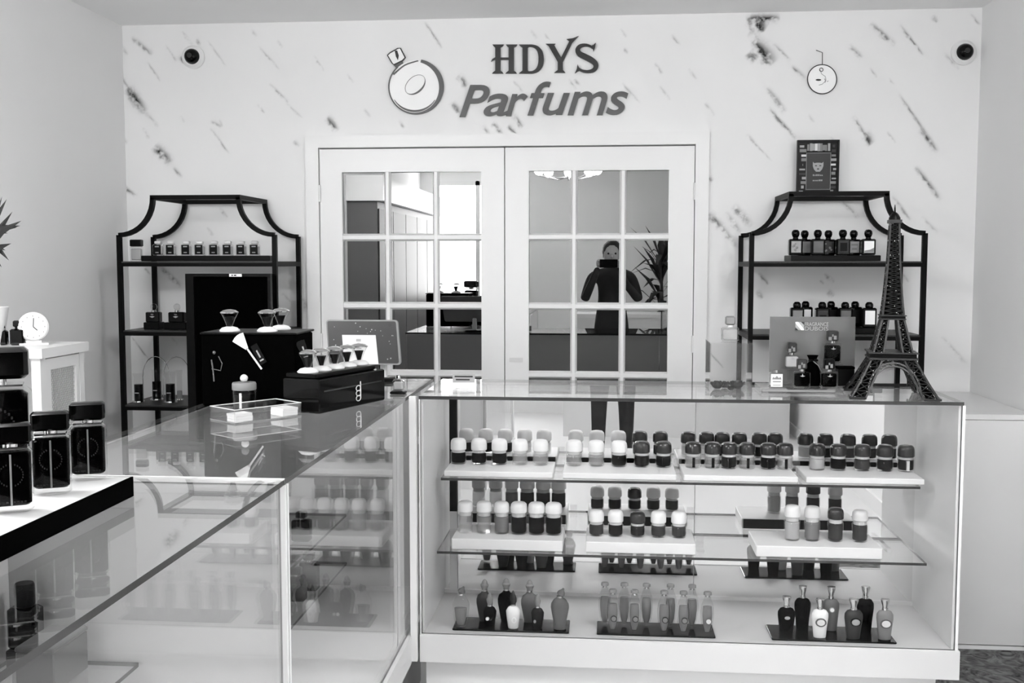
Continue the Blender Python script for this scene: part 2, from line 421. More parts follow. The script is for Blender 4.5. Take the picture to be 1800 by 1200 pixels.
# ------------------------------------------------------------------ french doors
def french_door(n, x0, x1, label):
    t = thing('door_%d' % n, label, 'door', (x0, WALL_Y, 0), kind='structure')
    w = x1 - x0; f, k = .0, .045            # front plane sits flush with the wall face
    gx0, gx1 = w * (.122 if n == 1 else .128), w * (.876 if n == 1 else .868)
    z_top, pitch, ph = 1.852, .3085, .275
    mw = .03
    cw = (gx1 - gx0 - 2 * mw) / 3
    for a, c in ((.001, gx0), (gx1, w - .001)): obj('stile', B().box(a, c, f, f + k, .01, DZ), 'trim', t)
    z_low = z_top - 4 * pitch - ph
    obj('rail', B().box(gx0, gx1, f, f + k, z_top, DZ), 'trim', t)
    obj('rail', B().box(gx0, gx1, f, f + k, .01, z_low), 'trim', t)
    for i in (1, 2):
        x = gx0 + i * cw + (i - 1) * mw
        obj('muntin', B().loft([[(x, f + .018, z_low), (x + .008, f + .004, z_low), (x + mw - .008, f + .004, z_low), (x + mw, f + .018, z_low), (x + mw, f + .034, z_low), (x, f + .034, z_low)],
                                [(x, f + .018, z_top), (x + .008, f + .004, z_top), (x + mw - .008, f + .004, z_top), (x + mw, f + .018, z_top), (x + mw, f + .034, z_top), (x, f + .034, z_top)]]), 'trim', t)
    for r in range(1, 5):
        z = z_top - r * pitch
        zz = z + (pitch - ph)
        obj('muntin', B().loft([[(gx0, f + .018, z), (gx0, f + .005, z + .008), (gx0, f + .005, zz - .008), (gx0, f + .018, zz), (gx0, f + .034, zz), (gx0, f + .034, z)],
                                [(gx1, f + .018, z), (gx1, f + .005, z + .008), (gx1, f + .005, zz - .008), (gx1, f + .018, zz), (gx1, f + .034, zz), (gx1, f + .034, z)]]), 'trim', t)
    pane = B().box(0, cw, 0, .004, 0, ph).mesh('pane', 'pane')
    for r in range(5):
        for c in range(3):
            obj('pane', pane, parent=t, loc=(gx0 + c * (cw + mw), f + .022, z_top - r * pitch - ph))
    return t


d1 = french_door(1, DX0, DXM - .001, 'white french door leaf behind the tablet, mirrored panes showing the bright window')
d2 = french_door(2, DXM + .001, DX1, 'white french door leaf whose mirrored panes show the photographer')
for z in (.3, 1.05, 1.72):
    for t, x in ((d1, .0), (d2, DX1 - DXM - .001)):
        obj('hinge', B().lathe([(.006, 0), (.006, .075)], (x, -.006, z), 8), 'trim', t, smooth=True)
obj('latch', B().box(-.03, .03, -.004, 0, 0, .02), 'ivory', d2, loc=(.05, 0, 1.0))
b = B()
b.box(DX0 - .06, DX0 - .0015, WALL_Y - .016, WALL_Y, 0, DZ + .06).box(DX1 + .0015, DX1 + .06, WALL_Y - .016, WALL_Y, 0, DZ + .06).box(DX0 - .0015, DX1 + .0015, WALL_Y - .016, WALL_Y, DZ + .006, DZ + .06)
shell('trim_1', b, 'trim', 'white casing around the pair of french doors', 'door trim')
shell('trim_2', B().box(DX0 - .0015, DX1 + .0015, WALL_Y + .05, WALL_Y + .06, 0, DZ + .01), 'gap', 'dark sheet painting the shade in the gaps around the french door leaves', 'door trim')  # dark sheet behind the leaves stands in for shade in the gaps

# ------------------------------------------------------------------ showcases
ZC = 1.05            # counter height
ZD = 0.322           # display deck


def sheet(name, x0, x1, y0, y1, z0, z1, m, parent, edge='edge'):
    return obj(name, B().box(x0, x1, y0, y1, z0, z1, 0, 1), [m, edge], parent)


RX0, RX1, RY0, RY1 = -.557, 1.022, 3.09, 3.55
MY = 3.50
rc = thing('showcase', 'glass showcase below the french doors, full of capped jars and perfume bottles', 'showcase', (0, 0, 0), group='glass showcases')
obj('plinth', B().box(RX0 + .012, RX1 - .045, RY0 + .035, RY1 - .03, 0, ZD - .085), 'white', rc)
obj('deck', B().box(RX0, RX1 + .008, RY0 - .008, RY1, ZD - .085, ZD), 'deck', rc)
sheet('glass_top', RX0, RX1, RY0, RY1, ZC - .010, ZC, 'glass', rc)
sheet('glass_front', RX0 + .004, RX1 - .004, RY0 + .002, RY0 + .008, ZD, ZC - .010, 'glass', rc, 'edge_soft')
obj('side_panel', B().box(RX1 - .012, RX1 - .006, RY0 + .009, MY, ZD, ZC - .0105), 'white', rc)
obj('side_panel', B().box(RX0 + .006, RX0 + .012, RY0 + .009, MY, ZD, ZC - .0105), 'white', rc)
for a, c in ((RX0, RX0 + .004), (RX1 - .004, RX1 + .004)):
    obj('corner_trim', B().box(a, c, RY0, RY0 + .012, ZD, ZC - .010), 'white', rc)
seam = at(1222, 800, MY).x
for a, c in ((RX0 + .012, seam - .001), (seam + .001, RX1 - .012)):
    mp = obj('mirror_door', B().box(a, c, MY, MY + .005, ZD + .012, ZC - .012), 'mirror', rc)
    obj('backing_board', B().box(a, c, MY + .006, MY + .016, ZD + .012, ZC - .012), 'ivory', mp)
obj('door_track', B().box(RX0 + .012, RX1 - .012, MY - .008, MY + .02, ZD, ZD + .012), 'ivory', rc)
sx = at(790, 800, MY - .012).x, at(803, 800, MY - .012).x
obj('shelf_standard', B().box(sx[0], sx[1], MY - .012, MY - .003, at(796, 897, MY).z, ZC - .012), 'black', rc)
obj('shelf_standard', B().box(sx[0], sx[1], MY - .011, MY - .003, ZD + .012, at(796, 897, MY).z), 'white', rc)
Z1, Z2 = .770, .545
s1 = sheet('glass_shelf', at(775, 842, 3.25).x, at(1618, 854, 3.25).x, 3.25, MY - .002, Z1 - .008, Z1, 'shelf_glass', rc)
s2 = sheet('glass_shelf', at(768, 967, 3.21).x, at(1629, 992, 3.21).x, 3.21, MY - .002, Z2 - .008, Z2, 'shelf_glass', rc)
for z in (Z1, Z2):
    for x in (-.45, .2, .9):
        obj('bracket', B().box(x, x + .012, MY - .1, MY - .002, z - .022, z - .009), 'chrome', rc)

LX0, LX1 = -1.137, -.588
Y_JOIN = 1.872


def side_case(label, y0, y1, mirror_back):
    t = thing('showcase', label, 'showcase', (0, 0, 0), group='glass showcases')
    obj('plinth', B().box(LX0 + .03, LX1 - .045, y0 + .03, y1 - .03, 0, ZD - .085), 'white', t)
    obj('deck', B().box(LX0, LX1 + .008, y0, y1, ZD - .085, ZD), 'deck', t)
    sheet('glass_top', LX0, LX1, y0 + .001, y1 - .001, ZC - .010, ZC, 'glass', t)
    sheet('glass_front', LX1 - .010, LX1 - .004, y0 + .008, y1 - .008, ZD, ZC - .010, 'glass', t, 'edge_soft')
    sheet('glass_side', LX0 + .01, LX1 - .011, y0 + .001, y0 + .007, ZD, ZC - .010, 'glass', t, 'edge_soft')
    obj('end_panel', B().box(LX0 + .01, LX1 - .011, y1 - .007, y1 - .001, ZD, ZC - .0105), 'end_grey', t)
    for a in (y0, y1 - .012):
        obj('corner_trim', B().box(LX1 - .006, LX1 + .003, a + .001, a + .011, ZD, ZC - .010), 'white', t)
    obj('back_door', B().box(LX0 + .004, LX0 + .012, y0 + .008, y1 - .008, ZD + .004, ZC - .012), 'white', t)
    return t


lc = side_case('glass showcase carrying the black tester stands and acrylic tray', Y_JOIN + .001, 3.55, False)
nc = side_case('nearest glass showcase, under the tray of large black perfume bottles', .30, Y_JOIN - .001, False)
obj('end_trim', B().box(LX0, LX1, Y_JOIN - .006, Y_JOIN - .001, ZC - .008, ZC + .002), 'white', nc)
obj('corner_post', B().box(RX0 - .026, RX0 - .006, RY0 - .02, RY0 + .0, ZD - .08, ZC), 'white', lc)
# shelves of the two side cases
sheet('glass_shelf', LX0 + .014, -.85, 2.0, 3.36, .45, .458, 'shelf_glass', lc)
sheet('glass_shelf', LX0 + .014, -.85, 2.7, 3.36, .612, .62, 'shelf_glass', lc)
sheet('glass_shelf', LX0 + .014, -.87, .5, 1.855, .692, .70, 'shelf_glass', nc)

# ------------------------------------------------------------------ jars and bottles
CACHE = {}


def cached(key, fn, mats, smooth=True):
    if key not in CACHE: CACHE[key] = fn().mesh(key if isinstance(key, str) else key[0], mats, smooth)
    return CACHE[key]


def jar(loc, w, h, cap, liq, label, group, rotz=0.0, slit=None):
    """cylindrical tester jar with a domed screw cap"""
    t = thing('tester_jar', label, 'jar', loc, rotz, group)
    r = w / 2; ch = h * (.33 if h > .09 else .45); bh = h - ch
    k = (round(w, 3), round(h, 3))
    obj('body', cached(('body', k), lambda: B().lathe([(r * .9, 0), (r, .004), (r, bh * .8), (r * .86, bh * .92), (r * .86, bh)], seg=20), 'bottle_glass'), parent=t)
    obj('liquid', cached(('liquid', k, liq), lambda: B().lathe([(r * .84, .005), (r * .9, .008), (r * .9, bh * .76), (r * .8, bh * .8)], seg=18), liq), parent=t)
    obj('neck', cached(('neck', k), lambda: B().lathe([(r * .82, bh * .82), (r * .82, bh)], seg=16), 'ivory'), parent=t)
    obj('cap', cached(('cap', k, cap), lambda: B().lathe([(r * .93, bh), (r * 1.0, bh + .002), (r * 1.0, bh + ch * .55), (r * .93, bh + ch * .8), (r * .74, bh + ch * .95), (r * .4, h)], seg=20), cap), parent=t)
    if slit:
        obj('label_strip', cached(('label_strip', k, slit), lambda: B().box(-r * .17, r * .17, -r - .0015, -r * .9, .004, bh * .78), slit, False), parent=t)
    return t


def riser(x0, x1, y0, y1, z, h, label, strip='black'):
    t = thing('display_riser', label, 'riser', (x0, y0, z), group='white jar risers')
    w, d = x1 - x0, y1 - y0
    obj('block', B().cbox(w / 2, d / 2, h / 2, w, d, h, .002), 'white_soft', t)
    obj('back_strip', B().box(.004, w - .004, d + .0003, d + .002, .001, h - .001), strip, t)
    return t


D1, D2 = 3.40, 3.32
H1, H2 = .018, .034
R1 = [('far left', 788, 974, [(806, 'white_soft', 'liq_black'), (842, 'white_soft', 'liq_black'), (878, 'white_soft', 'liq_black'), (914, 'white_soft', 'liq_clear'), (950, 'white_soft', 'liq_clear')]),
      ('centre left', 991, 1186, [(1009, 'white_soft', 'liq_clear'), (1048, 'white_soft', 'liq_clear'), (1088, 'white_soft', 'liq_black'), (1128, 'cap_dark', 'liq_dark'), (1166, 'cap_dark', 'liq_black')]),
      ('centre right', 1198, 1394, [(1218, 'cap_dark', 'liq_clear'), (1252, 'cap_dark', 'liq_clear'), (1281, 'cap_dark', 'liq_dark'), (1313, 'cap_dark', 'liq_clear'), (1350, 'cap_dark', 'liq_black'), (1379.5, 'cap_dark', 'liq_clear')]),
      ('far right', 1408, 1610, [(1436, 'cap_dark', 'liq_light'), (1473, 'cap_dark', 'liq_black'), (1515, 'cap_dark', 'liq_dgrey'), (1555, 'cap_dark', 'liq_dark'), (1592, 'cap_dark', 'liq_dark')])]
CAPN = {'white_soft': 'white-capped', 'cap_dark': 'dark-capped', 'ivory': 'pale-capped'}
LIQN = {'liq_black': 'black', 'liq_dark': 'dark', 'liq_dgrey': 'dark grey', 'liq_mid': 'grey', 'liq_light': 'pale', 'liq_clear': 'clear'}
for gname, a, c, items in R1:
    z = Z1 + .0005
    riser(at(a, 830, 3.36).x, at(c, 830, 3.36).x, 3.27, 3.455, z, H1, 'low white riser under the %s row of jars, upper shelf of the showcase' % gname)
    for i, (px, cap, liq) in enumerate(items):
        p = at(px, 820, D1)
        slit = 'black' if gname == 'centre right' else ('ivory' if px == 1592 else ('black' if px in (1128, 1166) else None))
        jar((p.x, D1, z + H1 + .0003), .052, .083, cap, liq, '%s %s jar, %s from left on the %s riser, upper shelf' % (CAPN[cap], LIQN[liq], ORD[i], gname), 'jars on the upper shelf', slit=slit)
R2 = [('left', 797, 990, [(818, 'white_soft', 'liq_clear', .102), (851, 'white_soft', 'liq_clear', .102), (882, 'white_soft', 'liq_mid', .102), (912, 'white_soft', 'liq_black', .102), (943, 'white_soft', 'liq_black', .102), (973, 'white_soft', 'liq_black', .102)]),
      ('middle', 1030, 1221, [(1048, 'white_soft', 'liq_dgrey', .082), (1082, 'white_soft', 'liq_dark', .082), (1120.5, 'cap_dark', 'liq_dark', .078), (1157, 'white_soft', 'liq_dgrey', .082), (1193, 'white_soft', 'liq_dgrey', .082)]),
      ('right', 1326, 1545, [(1392, 'white_soft', 'liq_light', .110), (1427, 'ivory', 'liq_mid', .108), (1468, 'cap_dark', 'liq_dgrey', .104), (1511, 'ivory', 'liq_dgrey', .098)])]
for gname, a, c, items in R2:
    z = Z2 + .0005
    riser(at(a, 950, 3.28).x, at(c, 950, 3.28).x, 3.235, 3.42, z, H2, 'white riser under the %s row of jars, lower shelf of the showcase' % gname, 'dgrey')
    for i, (px, cap, liq, h) in enumerate(items):
        p = at(px, 945, D2)
        jar((p.x, D2, z + H2 + .0003), .054 if liq == 'liq_black' else .049, h, cap, liq, '%s %s jar, %s from left on the %s riser, lower shelf' % (CAPN[cap], LIQN[liq], ORD[i], gname), 'jars on the lower shelf')
# clear price-card holders between the risers
for px, d, z, lab in ((982, 3.40, Z1, 'small clear card holder between the two left risers, upper shelf'), (1192, 3.40, Z1, 'small clear card holder between the middle risers, upper shelf'),
                      (1400, 3.40, Z1, 'small clear card holder before the far right riser, upper shelf'), (1002, 3.30, Z2, 'small clear card holder beside the left riser, lower shelf'), (1232, 3.30, Z2, 'small clear card holder beside the middle riser, lower shelf')):
    t = thing('card_holder', lab, 'card holder', (at(px, 820, d).x, d, z + .0005), group='clear card holders')
    obj('base', B().box(-.012, .012, -.03, .012, 0, .004), 'acrylic', t)
    obj('upright', B().box(-.012, .012, .008, .012, .004, .045), 'acrylic', t)

# trays on the deck
ZT = .006


def flat_tray(px0, px1, y0, y1, label):
    x0, x1 = at(px0, 1118, y0).x, at(px1, 1118, y0).x
    t = tag(obj('display_tray', B().cbox((x1 - x0) / 2, (y1 - y0) / 2, ZT / 2, x1 - x0, y1 - y0, ZT, .0015), 'blackgloss'), label, 'tray', 'black trays on the showcase deck')
    t.location = (x0, y0, ZD + .0004)
    return t


flat_tray(795, 1000, 3.125, 3.235, 'shallow black tray holding shapely stoppered bottles, deck of the showcase')
flat_tray(1049, 1258, 3.125, 3.235, 'shallow black tray holding slim pointed vials, deck of the showcase')
flat_tray(1357, 1577, 3.125, 3.25, 'shallow black tray holding flared-stopper bottles, deck of the showcase')
ZB = ZD + .0004 + ZT + .0003


def stoppered(px, y, h, w, body, stop, kind, label, group, disc=None):
    t = thing('perfume_bottle', label, 'bottle', (at(px, 1100, y).x, y, ZB), 0, group)
    r = w / 2
    if kind == 'amphora': prof = [(.55, 0), (.62, .01), (.78, .18), (1, .42), (1, .52), (.84, .62), (.42, .68), (.34, .72)]
    elif kind == 'urn': prof = [(.62, 0), (.7, .02), (.62, .1), (.82, .3), (1, .52), (.96, .62), (.66, .72), (.34, .76)]
    elif kind == 'short': prof = [(.62, 0), (.72, .02), (.95, .35), (1, .46), (.7, .56), (.36, .6)]
    elif kind == 'egg': prof = [(.36, 0), (.56, .02), (.82, .2), (1, .48), (.95, .6), (.6, .74), (.34, .78)]
    elif kind == 'vial': prof = [(.22, 0), (.45, .03), (.8, .18), (.98, .4), (1, .52), (.86, .7), (.55, .82), (.5, .88)]
    else: prof = [(.68, 0), (.74, .02), (.84, .25), (1, .52), (.98, .62), (.72, .7), (.34, .73)]
    top = prof[-1][1]
    obj('body', B().lathe([(r * a, h * c) for a, c in prof], seg=20, sy=.62 if kind != 'egg' else .8), body, t, smooth=True)
    if kind in ('vial', 'egg'):
        obj('liquid', B().lathe([(r * a * .72, h * (c * .9 + .03)) for a, c in (prof[1:-2] if kind == 'vial' else prof[1:4])], seg=14, sy=.5), 'liq_mid', t, smooth=True)
    obj('neck', B().lathe([(r * .36, h * top), (r * .36, h * (top + .04))], seg=12), 'chrome', t, smooth=True)
    z = h * (top + .04)
    rest = h - z
    if stop == 'flare': sp = [(.3, 0), (.34, .3), (.52, .85), (.5, 1)]
    elif stop == 'point': sp = [(.34, 0), (.5, .2), (.48, .45), (.2, .85), (.06, 1)]
    elif stop == 'knob': sp = [(.3, 0), (.44, .25), (.5, .45), (.34, .62), (.36, .72), (.2, .92), (.05, 1)]
    elif stop == 'cap': sp = [(.5, 0), (.58, .08), (.58, .8), (.5, 1)]
    else: sp = [(.3, 0), (.46, .2), (.4, .5), (.16, .8), (.1, 1)]
    sm = {'flare': 'chrome', 'point': 'cap_dark', 'knob': 'mid', 'cap': 'mid', 'slant': 'grey'}[stop]
    o = obj('stopper', B().lathe([(r * a, rest * c) for a, c in sp], seg=14, sy=.8), sm, t, (0, 0, z), smooth=True)
    if stop == 'slant': o.rotation_euler = (0, .45, 0)
    if disc:
        m, dx, dz, dr, asp = disc
        yb = -r * .62 - .001
        o = obj('label_disc', B().lathe([(dr, 0), (dr, .0022)], (0, 0, 0), 20), m[0], t, (dx, yb + .002, h * dz)); o.rotation_euler = (PI / 2, 0, 0); o.scale = (asp, 1, 1)
        o2 = obj('label_print', B().lathe([(dr * .72, 0), (dr * .72, .0008)], (0, 0, .0024), 18), m[1], o)
    return t


G1 = 'bottles on the left tray'
stoppered(810, 3.145, .128, .055, 'bottle_glass', 'slant', 'egg', 'clear egg-shaped bottle half full, first on the left deck tray', G1)
stoppered(852, 3.205, .132, .052, 'dgrey', 'knob', 'amphora', 'tall smoky bottle behind the first short black bottle, left deck tray', G1)
stoppered(861, 3.16, .104, .042, 'liq_black', 'knob', 'short', 'short black bottle with pale label and glass stopper, left part of left tray', G1, (('print_grey', 'print_white'), -.006, .25, .006, 1))
stoppered(890, 3.205, .138, .054, 'liq_black', 'knob', 'amphora', 'tall black bottle behind the white bottle, left deck tray', G1)
stoppered(902, 3.145, .118, .044, 'white_soft', 'point', 'short', 'short white bottle with a dark pointed stopper, left deck tray', G1, (('print_white', 'ivory'), .004, .25, .009, .8))
stoppered(931, 3.205, .134, .054, 'grey', 'knob', 'amphora', 'tall grey bottle behind the dark ornate one, left deck tray', G1)
stoppered(945, 3.155, .106, .040, 'liq_dark', 'knob', 'short', 'short dark bottle with ornate pale stopper, left deck tray', G1, (('print_grey', 'print_grey'), -.008, .22, .005, .8))
stoppered(984, 3.15, .13, .056, 'grey', 'slant', 'urn', 'big grey urn bottle with a tilted stopper, end of left tray', G1)
G2 = 'vials on the middle tray'
for i, (px, y) in enumerate([(1063, 3.205), (1097, 3.205), (1136, 3.205), (1178, 3.205), (1216, 3.205)]):
    stoppered(px, y, .133, .041, 'bottle_glass', 'cap', 'vial', 'slim glass vial, %s from left in the back row of the middle deck tray' % ORD[i], G2)
for i, (px, y) in enumerate([(1077, 3.145), (1115, 3.145), (1167, 3.145), (1201, 3.145), (1243, 3.145)]):
    stoppered(px, y, .131, .041, 'bottle_glass', 'cap', 'vial', 'slim glass vial, %s from left in the front row of the middle deck tray' % ORD[i], G2, (('dgrey', 'mid') if i != 4 else ('grey', 'ivory'), .003, .33, .010, 1))
G3 = 'bottles on the right tray'
stoppered(1410, 3.215, .135, .050, 'liq_black', 'flare', 'shoulder', 'tall black bottle behind the first black bottle, right deck tray', G3)
stoppered(1382, 3.15, .122, .052, 'liq_black', 'flare', 'shoulder', 'black bottle with faint pale lettering, first on the right deck tray', G3, (('blackgloss', 'print_grey'), .0, .5, .007, 1.6))
stoppered(1460, 3.215, .135, .050, 'grey', 'flare', 'shoulder', 'tall grey bottle behind the white bottle, right deck tray', G3, (('print_grey', 'print_white'), .0, .5, .008, 1))
stoppered(1441, 3.15, .118, .050, 'white_soft', 'flare', 'shoulder', 'white bottle with oval emblem label, right deck tray', G3, (('grey', 'ivory'), .0, .42, .013, 1.25))
stoppered(1520, 3.215, .14, .052, 'liq_black', 'flare', 'shoulder', 'tall black bottle between the two oval-labelled grey bottles, right deck tray', G3)
stoppered(1500, 3.15, .12, .054, 'dgrey', 'flare', 'shoulder', 'dark grey bottle with oval emblem label, right deck tray', G3, (('black', 'print_grey'), .003, .45, .013, 1.25))
stoppered(1555, 3.15, .122, .050, 'mid', 'flare', 'shoulder', 'light grey bottle with oval emblem label, last on the right deck tray', G3, (('grey', 'ivory'), .0, .42, .014, 1.25))

# ------------------------------------------------------------------ etageres
YF, YB = 4.32, 4.66


def etagere(x0, label):
    w = .675
    t = thing('etagere', label, 'shelf unit', (x0, YF, 0), group='black etageres')
    zl, zt = 1.563, 1.72; ins = .152; r = .0095; d = YB - YF
    for y in (0, d):
        for s in (0, 1):
            X = lambda x: x if s == 0 else w - x
            arc = [(X(ins * math.sin(a)), y, zt - (zt - zl) * math.cos(a)) for a in [i * PI / 2 / 10 for i in range(11)]]
            arc[0] = (X(0), y, zl)
            obj('leg', B().box(X(0) - r, X(0) + r, y - r, y + r, 0, zl), 'iron', t)
            obj('arched_rail', B().tube(arc, r, square=True), 'iron', t)
        obj('top_rail', B().box(ins - r, w - ins + r, y - r, y + r, zt - r, zt + r), 'iron', t)
    for s in (ins, w - ins): obj('top_rail', B().box(s - r, s + r, r, d - r, zt - r, zt + r), 'iron', t)
    for z in (.2, .52, .838, 1.158, 1.452):
        sh = obj('shelf', B().box(r, w - r, -r + .003, d + r - .003, z - .006, z, 0), 'dgrey', t)
        b = B()
        b.box(r, w - r, -r, r, z - .022, z - .0065).box(r, w - r, d - r, d + r, z - .022, z - .0065).box(-r, r, r, d - r, z - .022, z - .002).box(w - r, w + r, r, d - r, z - .022, z - .002)
        obj('shelf_rail', b, 'iron', sh)
    return t


etagere(at(212, 500, YF).x, 'black arched-top metal shelf unit behind the black tester stands')
etagere(at(1320, 500, YF).x, 'black arched-top metal shelf unit behind the tower model, picture frame on top')
ZS1, ZS2, ZS3 = 1.4525, 1.1585, .8385

# left etagere, top shelf
a0, a1 = at(253, 450, 4.42).x, at(478, 450, 4.42).x
tb = tag(obj('display_block', B().cbox((a1 - a0) / 2, .05, .012, a1 - a0, .1, .024, .002), 'black'), 'long black block under eight labelled bottles, top shelf behind tester stands', 'display block')
tb.location = (a0, 4.39, ZS1)
for i, px in enumerate([278.5, 301, 328, 351.5, 377, 400.6, 424.5, 448]):
    t = thing('perfume_bottle', 'small pale bottle with black front label, %s from left on long black block' % ORD[i], 'bottle', (at(px, 430, 4.43).x, 4.43, ZS1 + .0245), 0, 'black-labelled bottles')
    obj('body', cached('pale_body', lambda: B().cbox(0, 0, .024, .046, .03, .048, .004), 'bottle_glass'), parent=t)
    obj('liquid', cached('pale_liquid', lambda: B().cbox(0, 0, .022, .038, .022, .036, .003), 'liq_light'), parent=t)
    lb = obj('label', cached('black_label', lambda: B().box(-.017, .017, -.0168, -.0155, .004, .046), 'black', False), parent=t)
    obj('label_print', cached('label_print', lambda: B().box(-.009, .009, -.0176, -.0169, .036, .041).box(-.007, .007, -.0176, -.0169, .011, .015), 'print_grey', False), parent=lb)
    obj('cap', cached('pale_cap', lambda: B().cbox(0, 0, .056, .028, .024, .014, .003), 'ivory'), parent=t)
t = thing('perfume_bottle', 'square pale bottle with black cap on the top shelf, left of the black block', 'bottle', (at(240.5, 450, 4.40).x, 4.40, ZS1))
obj('body', B().cbox(0, 0, .031, .05, .03, .062, .003), 'bottle_glass', t, smooth=True)
obj('liquid', B().cbox(0, 0, .03, .042, .024, .05, .003), 'liq_light', t, smooth=True)
obj('cap', B().cbox(0, 0, .078, .05, .03, .03, .003), 'black', t, smooth=True)
# left etagere, middle shelf
for px, wd, lab, k in ((271, .062, 'black bottle with round clear stopper on a cube base, nearest the shelf leg', 0), (312, .068, 'black bottle with round clear stopper on a wide base, beside the tall black display', 1)):
    t = thing('perfume_bottle', lab, 'bottle', (at(px, 575, 4.42).x, 4.42, ZS2), 0, 'stoppered black bottles')
    bw = .07 if k == 0 else .1
    obj('base', B().cbox(0, 0, .015, bw, .06, .03, .002), 'black', t)
    obj('body', B().cbox(0, 0, .052, wd, .034, .044, .003), 'blackgloss', t, smooth=True)
    obj('neck', B().lathe([(.011, .074), (.011, .082)], seg=12), 'chrome', t, smooth=True)
    obj('stopper', B().sphere((0, 0, .096), .015, 14, 8), 'bottle_glass', t, smooth=True)
    obj('emblem', B().prism([(-.012, .0), (0, -.006), (.012, 0), (0, .003)], lambda u, v, w_: (u, -.0175 - w_, .055 + v), .001), 'print_grey', t)
    obj('emblem', B().box(-.006, .006, -.0186, -.0174, .063, .066), 'print_grey', t)
# left etagere, lower shelf: tubes with dark liquid
for i, (px, ytop, wpx, m, lab) in enumerate([(244, 655, 18, 'liq_black', 'flared glass tube of dark oil nearest the shelf leg'), (276, 649, 19, 'liq_black', 'flared glass tube of dark oil behind, second from the shelf leg'),
                                            (300, 653, 19, 'liq_black', 'flared glass tube of dark oil under the right wire hoop'), (316, 650, 11, 'bottle_glass', 'narrow empty glass tube beside the tall black display')]):
    y = 4.42 if i % 2 == 0 else 4.5
    r = wpx / 418 / 2; h = at(px, ytop, y).z - ZS3
    t = thing('glass_tube', lab, 'bottle', (at(px, 700, y).x, y, ZS3), 0, 'glass tubes on the shelf')
    obj('body', B().lathe([(r * 1.1, 0), (r * .9, .006), (r * .9, h * .8), (r * 1.15, h)], seg=16), 'bottle_glass', t, smooth=True)
    obj('liquid', B().lathe([(r * .84, .006), (r * .84, h * (.6 if i < 3 else .3))], seg=14), m if i < 3 else 'liq_light', t, smooth=True)
    obj('foot', B().lathe([(r * 1.3, 0), (r * 1.2, .005), (r * .8, .006)], seg=16), 'chrome', t, smooth=True)
    if i < 3: obj('label_print', B().box(-.009, .009, -r * .92, -r * .86, h * .3, h * .3 + .004), 'print_grey', t)
for (p0, p1, p2), lab in (((( 252, 700), (277, 627), (299, 700)), 'thin wire hoop arching between the first and third glass tubes'), (((288, 700), (317, 628), (335, 700)), 'thin wire hoop arching beside the tall black display')):
    y = 4.46
    a_, c_ = at(p0[0], 700, y).x, at(p2[0], 700, y).x; zt = at(p1[0], p1[1], y).z
    cx, rx = (a_ + c_) / 2, (c_ - a_) / 2
    pts = [(-rx, 0, 0), (-rx, 0, (zt - ZS3) * .55)] + [(-rx * math.cos(q), 0, (zt - ZS3) * (.55 + .45 * math.sin(q))) for q in [PI * j / 10 for j in range(1, 10)]] + [(rx, 0, (zt - ZS3) * .55), (rx, 0, 0)]
    tag(obj('wire_hoop', B().tube(pts, .0018, 6), 'chrome', None, (cx, y, ZS3 + .002), smooth=True), lab, 'stand', 'wire hoops')


# right etagere, square bottles with ball caps
def ball_bottle(px, y, z, label_m, label, mark=None, wd=.054, h=.066):
    t = thing('perfume_bottle', label, 'bottle', (at(px, 440, y).x, y, z), 0, 'ball-capped black bottles')
    obj('body', cached(('body', wd, h), lambda: B().cbox(0, 0, h / 2, wd, .036, h, .004), 'blackgloss'), parent=t)
    lb = obj('label', cached(('label', wd, h, label_m), lambda: B().box(-wd * .36, wd * .36, -.0195, -.0181, h * .16, h * .86), label_m, False), parent=t)
    if mark == 'scene':
        obj('label_print', B().prism([(-.019, .0), (.019, .0), (.019, .018), (.004, .010), (-.019, .006)], lambda u, v, w_: (u, -.0196 - w_, .012 + v), .0006), 'mid', lb)
    elif mark == 'mottle':
        b = B()
        for k in range(7): b.sphere((rng.uniform(-.015, .015), -.0196, rng.uniform(.016, .052)), rng.uniform(.003, .006), 6, 4, sy=.15)
        obj('label_print', b, 'mid', lb)
    elif mark == 'frame':
        obj('label_print', B().box(-.014, .014, -.0202, -.0196, .016, .05), 'black', lb)
    elif mark == 'lines':
        obj('label_print', B().box(-.013, .013, -.0202, -.0196, .040, .046).box(-.010, .010, -.0202, -.0196, .022, .030), 'mid', lb)
    obj('collar', cached(('collar', wd), lambda: B().lathe([(.011, h), (.011, h + .006)], seg=12), 'black'), parent=t)
    obj('cap', cached(('cap', wd), lambda: B().lathe([(.008, h + .005), (.013, h + .010), (.0165, h + .02), (.0155, h + .030), (.009, h + .037), (.002, h + .038)], seg=16), 'blackgloss'), parent=t)
    return t


a0, a1 = at(1387, 450, 4.42).x, at(1543, 450, 4.42).x
tb = tag(obj('display_block', B().cbox((a1 - a0) / 2, .085, .012, a1 - a0, .17, .024, .002), 'black'), 'black block under seven ball-capped bottles, top shelf behind the tower model', 'display block')
tb.location = (a0, 4.37, ZS1)
for px, y, m, lab, mk in [(1398, 4.41, 'print_grey', 'ball-capped black bottle with mottled pale label, leftmost on the top shelf block', 'mottle'), (1414, 4.49, 'mid', 'ball-capped bottle half hidden behind the leftmost pale-labelled one, top shelf', None),
                          (1437, 4.41, 'grey', 'ball-capped black bottle with plain dark grey label, top shelf', None), (1455.5, 4.49, 'dgrey', 'ball-capped black bottle with mottled dark label, set back on top shelf', 'mottle'),
                          (1481, 4.41, 'dgrey', 'ball-capped black bottle with black framed label, top shelf', 'frame'), (1500, 4.49, 'print_grey', 'ball-capped bottle with light lined label, set back on top shelf', 'lines'),
                          (1525.7, 4.41, 'print_white', 'ball-capped black bottle with white landscape label, rightmost on top shelf', 'scene')]:
    ball_bottle(px, y, ZS1 + .0245, m, lab, mk)
